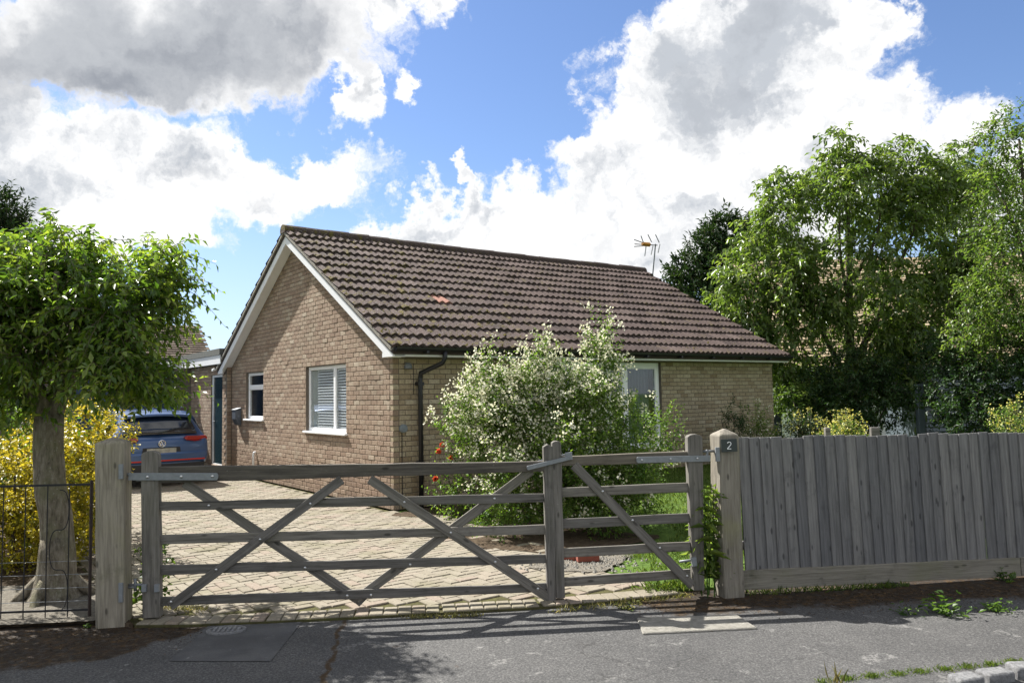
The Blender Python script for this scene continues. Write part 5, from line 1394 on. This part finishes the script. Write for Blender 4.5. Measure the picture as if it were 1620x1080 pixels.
gb = [(-6.9, 9.8, 1.3, .9, .8, .9), (-6.0, 10.0, 1.1, .7, .7, .9), (-7.9, 9.6, 1.4, .9, .8, 1.1)]
hs = MB(); limb(hs, [(-6.7, 9.8, -.05), (-6.8, 9.8, 1.2)], .06, .02, 6)
leafy('green_shrub', 'green leafy shrub behind the golden hedge at left edge', 'shrub', (-6.8, 9.8, 0), crown(gb, 700, 10, .28, .085, .5, inner=.5), 'leaf_ash', .003, hs, 'bark_dark', crown_name='foliage')
# ground ivy by the left post
iv = [(-2.86, 6.2, .12, .07, .10, .20), (-2.85, 6.25, .32, .06, .08, .16)]
ivs = MB(); limb(ivs, [(-2.86, 6.22, -.03), (-2.86, 6.22, .35)], .008, .004, 5)
leafy('ivy_clump', 'dark green ivy clump between left gate post and gate', 'plant', (-2.86, 6.2, 0), crown(iv, 45, 6, .10, .055, .8, inner=.4), 'leaf_ash', .002, ivs, 'bark_dark', crown_name='foliage')

# conifers far behind
def conifer(name, label, base, h, r, n, z0=.15, leaf=.32):
    P = []; D = []; k = n
    t_ = rng.random(k) ** .85
    th = rng.random(k) * 2 * math.pi
    prof = r * np.clip(np.minimum(1.0, (1.02 - t_) * 2.1), 0.03, 1) * (.82 + .22 * np.sin(th * 3 + t_ * 9) * np.sin(t_ * 23))
    rad = prof * (.5 + .5 * rng.random(k) ** .4)
    P = np.stack([base[0] + rad * np.cos(th), base[1] + rad * np.sin(th), base[2] + h * (z0 + (1 - z0) * t_)], 1)
    D = np.stack([np.cos(th), np.sin(th), .55 + .5 * rng.random(k)], 1) + rng.normal(0, .35, (k, 3))
    N_ = np.array([0, 0, 1.0]) + rng.normal(0, .5, (k, 3)); Ln = leaf * (.5 + rng.random(k)); ti = np.clip(rng.normal(.45, .22, k), 0, 1)
    tr = MB(); limb(tr, [np.asarray(base) + np.array([0, 0, -.1]), np.asarray(base) + np.array([0, 0, h * .8])], .22, .05, 8)
    return leafy(name, label, 'tree', base, (P, D, N_, Ln, Ln * .38, ti, None), 'leaf_conifer', None, tr, 'bark_dark')
def conifer2(label, base, blobs, n, leaf):
    tr = MB(); base = np.asarray(base, float); h = max(b[2] for b in blobs)
    limb(tr, [base + np.array([0, 0, -.1]), base + np.array([0, 0, h])], .25, .05, 8)
    for b in blobs: limb(tr, [base + np.array([0, 0, b[2] * .7]), b[:3]], .06, .02, 5)
    return leafy('conifer_tree', label, 'tree', base, crown(blobs, n, 9, .55, leaf, .34, up=.45, inner=.45, grow=.5, jit=.3, spread=.6), 'leaf_conifer', .008, tr, 'bark_dark')
def cbl(L): return [(*at(px, py, Y), r, r, rz) for (px, py, Y, r, rz) in L]
conifer2('broad dark evergreen conifer rising behind the roof beside aerial', (8.9, 32, 0), cbl([(1150, 372, 32, .75, .7), (1120, 395, 32, .7, .6), (1178, 385, 32, .9, .8), (1092, 432, 32, .75, .6), (1140, 430, 31.6, 1.1, .8), (1195, 440, 32, 1.0, .9), (1078, 455, 32, .55, .5), (1110, 475, 31.6, 1.0, .8), (1165, 490, 31.6, 1.2, .9), (1090, 510, 32, .9, .8), (1215, 410, 32, .8, .8), (1220, 500, 32, 1.2, 1.2)]), 1900, .30)
conifer2('wispy grey green conifer above the small tree at left edge', (-16.6, 25, 0), cbl([(8, 335, 25, .45, .5), (35, 362, 25, .35, .3), (-15, 370, 25, .8, .6), (15, 390, 25, .9, .6), (-40, 330, 25, .7, .8)]), 520, .24)

# right hand broadleaf trees
def big_tree(name, label, base, blobs, shoots, per, sl, leaf, asp, mat, limbs, droop=.5, tr0=.16, up=.2, inner=.35):
    tr = MB()
    for L in limbs: limb(tr, L[0], L[1], L[2], 8, .03)
    return leafy(name, label, 'tree', base, crown(clumpify(blobs, 11, .30, .62, .75), shoots, per, sl, leaf, asp, up=up, droop=droop, inner=inner, jit=.35), mat, .005, tr, 'bark_dark')
B1 = at(1345, 640, 19.3); B1[2] = 0
bl = []
for (px, py, Y, r, rz) in ((1330, 300, 19.3, 1.15, .95), (1250, 390, 19.0, 1.15, 1.0), (1400, 310, 19.5, 1.15, .95), (1200, 450, 18.9, .85, .8), (1330, 430, 18.6, 1.3, 1.0), (1470, 330, 19.6, 1.05, .9), (1450, 420, 19.2, 1.2, 1.0),
    (1290, 500, 18.6, 1.1, .75), (1220, 540, 18.9, .75, .7), (1400, 510, 18.8, 1.2, .7), (1510, 470, 19.3, .8, .9), (1330, 235, 19.3, .42, .45), (1265, 300, 19.2, .55, .5), (1385, 255, 19.4, .6, .5), (1440, 265, 19.6, .7, .5), (1500, 285, 19.8, .6, .55), (1190, 500, 18.9, .55, .5),
    (1295, 590, 18.8, .8, .55), (1380, 575, 18.9, .9, .55), (1225, 350, 19, .45, .4), (1170, 465, 19, .4, .4), (1470, 550, 19, .8, .6), (1240, 600, 19.2, .5, .4), (1535, 400, 19.3, .7, .8), (1545, 500, 19.0, .7, .7), (1500, 575, 18.8, .7, .5), (1430, 610, 18.6, .7, .5), (1340, 620, 18.4, .7, .45)):
    bl.append((*at(px, py, Y), r, r * .9, rz))
q = lambda px, py, Y: at(px, py, Y)
limbs1 = [([B1 - np.array([0, 0, .1]), q(1345, 600, 19.3), q(1342, 500, 19.3), q(1345, 400, 19.3), q(1340, 280, 19.3)], .15, .03), ([q(1345, 610, 19.3), q(1300, 520, 19.1), q(1250, 410, 19.0)], .08, .02), ([q(1345, 590, 19.3), q(1390, 500, 19.3), q(1430, 400, 19.4), q(1460, 320, 19.5)], .09, .02),
          ([q(1343, 520, 19.3), q(1310, 470, 19), q(1220, 440, 18.9)], .05, .015), ([q(1345, 450, 19.3), q(1390, 380, 19.3), q(1400, 300, 19.4)], .05, .015), ([q(1342, 480, 19.3), q(1325, 400, 18.8), q(1330, 230, 19.3)], .05, .01), ([q(1350, 600, 19.3), q(1420, 540, 19), q(1500, 480, 19.2)], .06, .015)]
big_tree('cherry_tree', 'large green tree with drooping leaves right of the bungalow', B1, bl, 4300, 9, .50, .19, .42, 'leaf_cherry', limbs1, .55, up=.12)
B2 = at(1640, 640, 15.5); B2[2] = 0
bl = []
for (px, py, Y, r, rz) in ((1610, 240, 15.5, .62, .6), (1600, 330, 15.4, .6, .6), (1590, 430, 15.3, .75, .7), (1620, 520, 15.2, .85, .7), (1680, 300, 15.5, .9, 1.0), (1580, 370, 15.6, .4, .4), (1570, 290, 15.6, .25, .3), (1600, 205, 15.5, .25, .3), (1570, 480, 15.4, .5, .45), (1560, 540, 15.6, .45, .4), (1700, 450, 15.4, 1., 1.)):
    bl.append((*at(px, py, Y), r, r * .9, rz))
limbs2 = [([B2 - np.array([0, 0, .1]), q(1640, 520, 15.5), q(1630, 380, 15.5), q(1612, 220, 15.5)], .13, .02), ([q(1640, 540, 15.5), q(1600, 470, 15.4), q(1580, 380, 15.5)], .05, .015), ([q(1635, 450, 15.5), q(1600, 350, 15.4), q(1575, 290, 15.6)], .04, .01), ([q(1640, 560, 15.5), q(1690, 420, 15.5), q(1690, 300, 15.5)], .07, .015)]
big_tree('pale_tree', 'pale green airy tree cut off by the right edge', B2, bl, 1500, 9, .34, .105, .5, 'leaf_ash', limbs2, .25, up=.25)
B3 = at(1540, 640, 23.5); B3[2] = 0
bl = [(*at(px, py, Y), r, r, rz) for (px, py, Y, r, rz) in ((1530, 330, 23.5, 1.5, 1.3), (1480, 300, 23.5, .9, .9), (1560, 290, 23.5, .9, .7), (1590, 400, 23.5, 1.3, 1.3), (1550, 470, 23.5, 1.4, 1.2))]
big_tree('back_tree', 'rounded green tree behind and between the two right trees', B3, bl, 1300, 9, .45, .14, .5, 'leaf_ash', [([B3 - np.array([0, 0, .1]), q(1540, 480, 23.5), q(1535, 320, 23.5)], .16, .03)], .3)
# dark evergreen shrubs under them
def shrub(name, label, blobs, n, per, sl, leaf, asp, mat, group=None, up=.3, inner=.45, droop=.1, nm='shrub', flow=None):
    b = np.array(blobs); c = b[:, :3].mean(0); tr = MB()
    for k in range(min(5, len(b) + 1)):
        e = b[k % len(b)]; limb(tr, [(c[0] + rng.normal(0, .08), c[1] + rng.normal(0, .08), -.07), (e[0], e[1], max(e[2], .15))], .03, .012, 5)
    return leafy(name, label, nm, (c[0], c[1], 0), crown(blobs, n, per, sl, leaf, asp, up=up, inner=inner, droop=droop), mat, .003, tr, 'bark_dark', group, 'foliage')
shrub('evergreen_shrub', 'very dark evergreen shrub under the large green tree', [(*at(px, py, Y), r, r, rz) for (px, py, Y, r, rz) in ((1330, 645, 17.6, .75, .55), (1390, 640, 17.7, .7, .6), (1290, 620, 18.0, .55, .45), (1420, 600, 18, .5, .5), (1350, 585, 18, .7, .4))], 1100, 9, .22, .10, .45, 'leaf_dark', 'dark shrubs under the trees')
shrub('evergreen_shrub', 'broad dark evergreen shrub between tall post and right edge', [(*at(px, py, Y), r, r, rz) for (px, py, Y, r, rz) in ((1520, 620, 16.2, .75, .8), (1580, 600, 15.8, .8, .8), (1640, 610, 15.5, .8, .9), (1505, 560, 16.5, .55, .5), (1550, 660, 15.6, .7, .45), (1610, 670, 15.2, .7, .4))], 1500, 9, .24, .10, .5, 'leaf_dark', 'dark shrubs under the trees')
shrub('light_shrub', 'light green bush beside the bungalow far corner', [(*at(px, py, Y), r, r, rz) for (px, py, Y, r, rz) in ((1255, 632, 17.8, .42, .3), (1290, 625, 18.2, .4, .25))], 200, 8, .2, .10, .55, 'leaf_ash')

# flowering bush in front of the house
fb_ = [(.45, 9.6, .85, 1.0, .8, .75), (-.25, 9.5, .95, .55, .6, .6), (1.08, 9.65, .85, .78, .7, .66), (.2, 9.6, 1.4, .52, .45, .42), (.80, 9.7, 1.35, .48, .45, .42), (-.45, 9.6, 1.3, .35, .4, .35), (1.40, 9.7, 1.0, .45, .5, .42), (.55, 8.95, .32, 1.0, .6, .38), (1.0, 9.2, .40, .55, .55, .42), (-.1, 9.2, .5, .5, .5, .45),
       (1.05, 9.75, 1.85, .22, .22, .35), (1.1, 9.75, 2.2, .11, .11, .3), (.33, 9.65, 1.95, .13, .13, .28), (-.2, 9.65, 1.75, .2, .2, .28), (.62, 9.7, 1.72, .25, .25, .3), (-.5, 9.6, 1.62, .09, .09, .22), (1.5, 9.7, 1.35, .10, .10, .22), (1.25, 9.7, 1.4, .16, .16, .25), (-.72, 9.6, 1.2, .13, .13, .2), (.05, 9.6, 1.85, .1, .1, .22), (.82, 9.7, 1.9, .1, .1, .25)]
low = [(b[0] + (.16 if b[2] < 1.0 else 0), b[1], b[2] - (.12 if 1.2 < b[2] < 1.5 and b[3] > .3 else 0), *b[3:]) for b in fb_[:10]]
spires = [(1.10, 9.75, 1.62, .20, .2, .40), (1.12, 9.75, 2.05, .12, .12, .42), (.36, 9.65, 1.70, .17, .17, .36), (.34, 9.65, 2.08, .07, .07, .26), (-.22, 9.65, 1.58, .20, .18, .34), (-.26, 9.65, 1.9, .10, .1, .22), (.70, 9.7, 1.62, .2, .2, .34), (-.56, 9.6, 1.45, .10, .1, .34), (1.42, 9.7, 1.30, .10, .1, .26), (.08, 9.6, 1.7, .12, .12, .24), (-.78, 9.6, 1.2, .10, .1, .2)]
lv = crown(clumpify(low, 15, .12, .27, 1.2) + spires * 2, 4500, 10, .25, .054, .52, up=.75, inner=.1, grow=.25, jit=.32)
bs = MB()
for k in range(9):
    e = fb_[k]; limb(bs, [(.45 + rng.normal(0, .15), 9.6 + rng.normal(0, .12), -.05), (.45 * .4 + e[0] * .6, 9.6, .5), (e[0], e[1], e[2] + .3)], .022, .006, 5, .02)
limb(bs, [(1.0, 9.7, .8), (1.08, 9.75, 1.7), (1.12, 9.75, 2.45)], .014, .004, 5); limb(bs, [(.4, 9.6, .9), (.33, 9.65, 2.2)], .012, .004, 5)
bush = leafy('flowering_bush', 'large white flowering bush in front of the bungalow window', 'bush', (.45, 9.6, 0), lv, 'leaf_bush', .0014, bs, 'bark_dark', crown_name='foliage')
def blossoms(lvs, frac, per, size, mat, parent, bias=None):
    P, tw = lvs[0], lvs[6]; tips = tw[:, 2]
    wgt = np.ones(len(tips)) if bias is None else bias(tips)
    sel = rng.random(len(tips)) < frac * wgt; T = tips[sel]
    P = np.repeat(T, per, 0) + rng.normal(0, size * 1.1, (len(T) * per, 3)); k = len(P)
    me = leaf_mesh('blossom', P, unit(k) + np.array([0, -.2, .4]), unit(k), size * (.7 + .7 * rng.random(k)), size * (.7 + .5 * rng.random(k)), MAT[mat], rng.random(k), .1, .1)
    o = link('blossom', me, None, parent, True); o['kind'] = 'stuff'; return o
blossoms(lv, .50, 11, .030, 'blossom', bush, lambda T: np.clip(.35 + .75 * (T[:, 2] - .8) - .40 * (T[:, 0] - .1), .15, 1.25))

# rose bush by the wall
rb_ = [(-.62, 10.55, .55, .35, .3, .4), (-.3, 10.5, .35, .4, .35, .35), (-.75, 10.4, .25, .3, .3, .25)]
lv = crown(rb_, 260, 7, .2, .055, .6, up=.4, inner=.4)
rs_ = MB()
for k in range(4): limb(rs_, [(-.6 + rng.normal(0, .05), 10.5, -.05), (-.65 + rng.normal(0, .2), 10.5, .8)], .010, .005, 5)
rose = leafy('rose_bush', 'low rose bush with orange red flowers beside the downpipe', 'bush', (-.55, 10.5, 0), lv, 'leaf_bush', .003, rs_, 'bark_dark', crown_name='foliage')
for (px, py, Y) in ((694, 713, 10.3), (700, 703, 10.4), (689, 757, 10.2), (713, 724, 10.5)):
    c = at(px, py, Y); k = 26; d = unit(k); me = leaf_mesh('rose_flower', np.repeat(c[None], k, 0) - d * .008, d, unit(k), np.full(k, .05), np.full(k, .055), MAT['rose'], rng.random(k), .3, .3); link('rose_flower', me, None, rose, True)
    stem = MB(); stem.tube([(c[0] + .03, c[1] + .1, max(.1, c[2] - .45)), c], .004, 5); stem.build('stem', MAT['twig'], rose, True)

# plants behind the fence and by the front wall
def flowering(name, label, blobs, n, leafm, flowm, frac, group=None, size=.03, leaf=.06):
    b = np.array(blobs); c = b[:, :3].mean(0); tr = MB()
    for k in range(4): e = b[k % len(b)]; limb(tr, [(c[0] + rng.normal(0, .06), c[1] + rng.normal(0, .06), -.06), (e[0] + rng.normal(0, .08), e[1], e[2])], .012, .005, 5)
    lv = crown(blobs, n, 7, .2, leaf, .45, up=.5, inner=.4)
    r_ = leafy(name, label, 'shrub', (c[0], c[1], 0), lv, leafm, .003, tr, 'bark_dark', group, 'foliage')
    if flowm: blossoms(lv, frac, 6, size, flowm, r_)
    return r_
def ab(L): return [(*at(px, py, Y), r, r, rz) for (px, py, Y, r, rz) in L]
flowering('yellow_shrub', 'dull green shrub speckled with yellow flowers behind fence', ab([(1275, 682, 14.5, .30, .25), (1258, 698, 14.5, .3, .3), (1290, 698, 14.4, .3, .3)]), 260, 'leaf_dark', 'yellow_flower', .30, 'yellow flowered shrubs')
flowering('yellow_shrub', 'bright pale yellow flowering shrub behind the fence by stake', ab([(1336, 688, 12.5, .20, .20), (1322, 700, 12.5, .2, .2), (1350, 704, 12.4, .2, .2)]), 220, 'leaf_ash', 'yellow_flower', .75, 'yellow flowered shrubs')
flowering('yellow_shrub', 'pale yellow green shrub at the right edge above the fence', ab([(1605, 672, 12.0, .26, .22), (1630, 690, 12, .3, .25)]), 200, 'leaf_ash', 'yellow_flower', .6, 'yellow flowered shrubs')
flowering('wall_plant', 'upright dark leaved plant against front wall behind numbered post', ab([(1162, 662, 14.6, .13, .3), (1160, 690, 14.6, .22, .35)]), 130, 'leaf_dark', None, 0)
flowering('wall_plant', 'upright plant with pale pink blooms against front wall', ab([(1196, 668, 14.8, .14, .32), (1208, 692, 14.8, .26, .3)]), 160, 'leaf_bush', 'blossom', .18)

# tall weed by the right post: upright stems with lance leaves
def stems(name, label, spots, h, leaf, asp, mat, n, nm='plant', group=None):
    P = []; D = []; tr = MB()
    for (x, y) in spots:
        hh = h * rng.uniform(.7, 1.05); lx, ly = rng.normal(0, .06, 2)
        tr.tube([(x, y, -.04), (x + lx * .5, y + ly * .5, hh * .6), (x + lx, y + ly, hh)], [.006, .005, .003], 5)
        for k in range(n):
            t_ = .15 + .85 * k / n; a = k * 2.4 + rng.random()
            P.append((x + lx * t_, y + ly * t_, hh * t_)); D.append((math.cos(a), math.sin(a), .35 + rng.normal(0, .15)))
    P = np.array(P); D = np.array(D); k = len(P); Ln = leaf * (.6 + .6 * rng.random(k))
    root = thing(name, label, nm, (*np.mean(spots, 0), 0), 0, group)
    link('foliage', leaf_mesh('foliage', P, D, np.array([0, 0, 1.0]) + rng.normal(0, .2, (k, 3)), Ln, Ln * asp, MAT[mat], np.clip(rng.normal(.8, .2, k), 0, 1), .2, .45), None, root, True)
    tr.build('stems', MAT['leaf_bush'], root, True); return root
wb = gp(1122, 930); wb2 = wb + GN * .03
stems('tall_weed', 'tall green leafy weed between small gate and numbered post', [(wb2[0] + dx, wb2[1] + dy) for dx, dy in ((-.03, -.02), (.03, .0), (0, .06), (.06, .05), (-.06, .05))], .90, .14, .26, 'leaf_ash', 40)

# grass: lawn blades and tufts
def blades(xy, h, w, mat, name, parent=None, lean=.5, z=0.0):
    n = len(xy); P = np.column_stack([xy, np.full(n, z) if np.isscalar(z) else z]); D = np.column_stack([rng.normal(0, lean, n), rng.normal(0, lean, n), np.ones(n)]); Ln = h * (.5 + rng.random(n))
    me = leaf_mesh(name, P, D, unit(n), Ln, np.full(n, w), MAT[mat], np.clip(rng.normal(.5, .25, n), 0, 1), .1, .25); return link(name, me, None, parent, False)
LAWN = bpy.data.objects['lawn']
pts_ = []
A_, B_ = rng.uniform(-1.2, 7.5, 90000), rng.uniform(7.2, 15.5, 90000)
lawnpoly = [(p[0], p[1]) for p in [v.co for v in LAWN.data.vertices][:len(LAWN.data.vertices) // 2]]
seen = [(x, y) for x, y in zip(A_, B_) if x / y < .36 and pip(x, y, lawnpoly) and not ((x - .55) ** 2 / 1.3 ** 2 + (y - 9.2) ** 2 / .95 ** 2 < 1) and (HV[:2] @ (np.array((x, y)) - HA[:2])) < -.08 and y > lineY(x) + .35 and not ((x - .72) ** 2 / .55 ** 2 + (y - 7.55) ** 2 / .38 ** 2 < 1)]
g_ = blades(np.array(seen), .045, .007, 'grass', 'grass', None, .5, np.array([lawn_z(*p) - .01 for p in seen])); tag(g_, 'short green lawn grass in front of the bungalow', None, None, 'stuff')
# weeds in the joints, along the kerb, fence foot and setts
def tuft_line(p, q_, n, sp, h, w, mat, name, lab, z=0.0):
    t_ = rng.random(n); cl = np.round(t_ * 9 + rng.normal(0, .28, n)) / 9
    t2 = np.where(rng.random(n) < .65, cl, t_)
    xy = np.outer(1 - t2, p[:2]) + np.outer(t2, q_[:2]) + rng.normal(0, sp, (n, 2))
    o = blades(xy, h, w, mat, name, None, .8, z); tag(o, lab, None, None, 'stuff'); return o
tuft_line(ground(640, 972), ground(760, 968), 260, .012, .035, .005, 'dry_grass', 'kerb_grass', 'sparse grass tufts growing along the kerb edge', ZA)
tuft_line(ground(880, 962), ground(1090, 938), 320, .03, .045, .006, 'dry_grass', 'kerb_grass', 'grass tufts along kerb before small gate', ZA)
tuft_line(ground(1030, 932), ground(1110, 926), 700, .06, .06, .006, 'grass', 'gate_grass', 'grass under the small gate by the post', 0)
tuft_line(ground(1185, 934), ground(1430, 921), 420, .03, .05, .008, 'grass', 'fence_grass', 'weedy grass at the foot of the board fence', ZA)
tuft_line(ground(1300, 1078, ZA), ground(1640, 1044, ZA), 1500, .02, .02, .005, 'grass', 'sett_grass', 'mossy grass along the kerb setts lower right', ZA)
tuft_line(ground(260, 960), ground(330, 966), 260, .05, .03, .006, 'dry_grass', 'drive_grass', 'weeds in paving joints near left gate post', 0)
def weed(px, py, r, n, leaf, label, mat='leaf_ash', z=ZA, asp=.55):
    c = ground(px, py, z); th = rng.random(n) * 6.28; D = np.column_stack([np.cos(th), np.sin(th), .25 + .9 * rng.random(n)]); P = np.repeat(c[None], n, 0) + np.column_stack([rng.normal(0, r, n), rng.normal(0, r, n), np.abs(rng.normal(0, r * .7, n))])
    root = link('weed', leaf_mesh('weed', P, D, np.array([0, 0, 1.0]) + rng.normal(0, .3, (n, 3)), leaf * (.5 + .8 * rng.random(n)), leaf * asp * (.5 + .8 * rng.random(n)), MAT[mat], np.clip(rng.normal(.25, .2, n), 0, 1), .2, .3))
    st_w = MB()
    for p in P[:: max(1, n // 12)]: st_w.tube([c + np.array([0, 0, -.01]), p], .003, 4)
    st_w.build('stems', MAT['leaf_bush'], root)
    tag(root, label, 'weed', 'weeds on the pavement'); return root
weed(1492, 970, .075, 90, .055, 'taller leafy weed in fence shadow on the pavement'); weed(1578, 966, .05, 80, .04, 'rounded green weed right of the taller weed'); weed(1440, 972, .05, 40, .03, 'small low weed left of the taller weed')
weed(992, 962, .035, 50, .035, 'small grassy weed at the kerb below the small gate', 'dry_grass'); weed(1590, 918, .05, 24, .07, 'broad leaved weed below the fence near right edge')
weed(137, 992, .012, 14, .03, 'tiny green weed at the foot of left gate post')
dd = ground(279, 964, 0); k = 30; d = unit(k); d[:, 2] = np.abs(d[:, 2]); me = leaf_mesh('dandelion', np.repeat(dd[None] + np.array([[0, 0, .03]]), k, 0), d, unit(k), np.full(k, .02), np.full(k, .012), MAT['yellow_flower'], rng.random(k) * .5, .1, .1)
o = link('dandelion', me); tag(o, 'single yellow dandelion flower at the foot of the gate', 'flower'); stem = MB(); stem.tube([dd + np.array([0, 0, -.01]), dd + np.array([0, 0, .035])], .003, 5); stem.build('stem', MAT['leaf_bush'], o)
for px in (1316, 1332):
    c = ground(px, 1084, ZA); n = 6; xy = np.tile(c[:2], (n, 1)) + rng.normal(0, .012, (n, 2)); o = blades(xy, .10, .003, 'dry_grass', 'seeding_grass', None, .18, ZA); tag(o, ('left' if px < 1320 else 'right') + ' dry seeding grass tuft at the bottom edge', 'grass tuft', 'dry grass tufts')
# leaf litter along the fence foot and under the left tree
n = 1500; t_ = rng.random(n); a_, b_ = ground(1000, 955, ZA), ground(1640, 925, ZA)
xy = np.outer(1 - t_, a_[:2]) + np.outer(t_, b_[:2]); xy[:, 1] -= np.abs(rng.normal(0, .26, n)); 
n2 = 900; xy2 = np.column_stack([rng.uniform(-4.6, -2.2, n2), 0 * np.ones(n2)]); xy2[:, 1] = GY0 + GSL * xy2[:, 0] - .08 - np.abs(rng.normal(0, .3, n2)); xy = np.vstack([xy, xy2]); n += n2
me = leaf_mesh('leaf_litter', np.column_stack([xy, np.full(n, ZA + .004)]), np.column_stack([rng.normal(0, 1, (n, 2)), rng.normal(0, .15, n)]), np.tile([0, 0, 1.0], (n, 1)) + rng.normal(0, .2, (n, 3)), .018 * (.4 + rng.random(n)), .010 * (.4 + rng.random(n)), MAT['litter'], rng.random(n), .15, .1)
o = link('leaf_litter', me); tag(o, 'brown rotted leaf litter scattered on the pavement edge', None, None, 'stuff')

# loose stones on the gritty patch by the brick
me_ = MB()
for k in range(420):
    x, y = rng.normal(.66, .27), rng.normal(7.62, .19); r = abs(rng.normal(.010, .005)) + .004; h = r * .8; th = rng.random() * 3
    V = [(x, y, .008 + h)] + [(x + r * math.cos(q_ + th) * rng.uniform(.7, 1.2), y + r * math.sin(q_ + th) * rng.uniform(.7, 1.2), .004) for q_ in np.arange(5) * 1.2566]
    me_.add(V, [(0, i + 1, (i + 1) % 5 + 1) for i in range(5)])
o = me_.build('loose_stones', MAT['concrete']); tag(o, 'small loose stones beside the drive behind small gate', None, None, 'stuff')
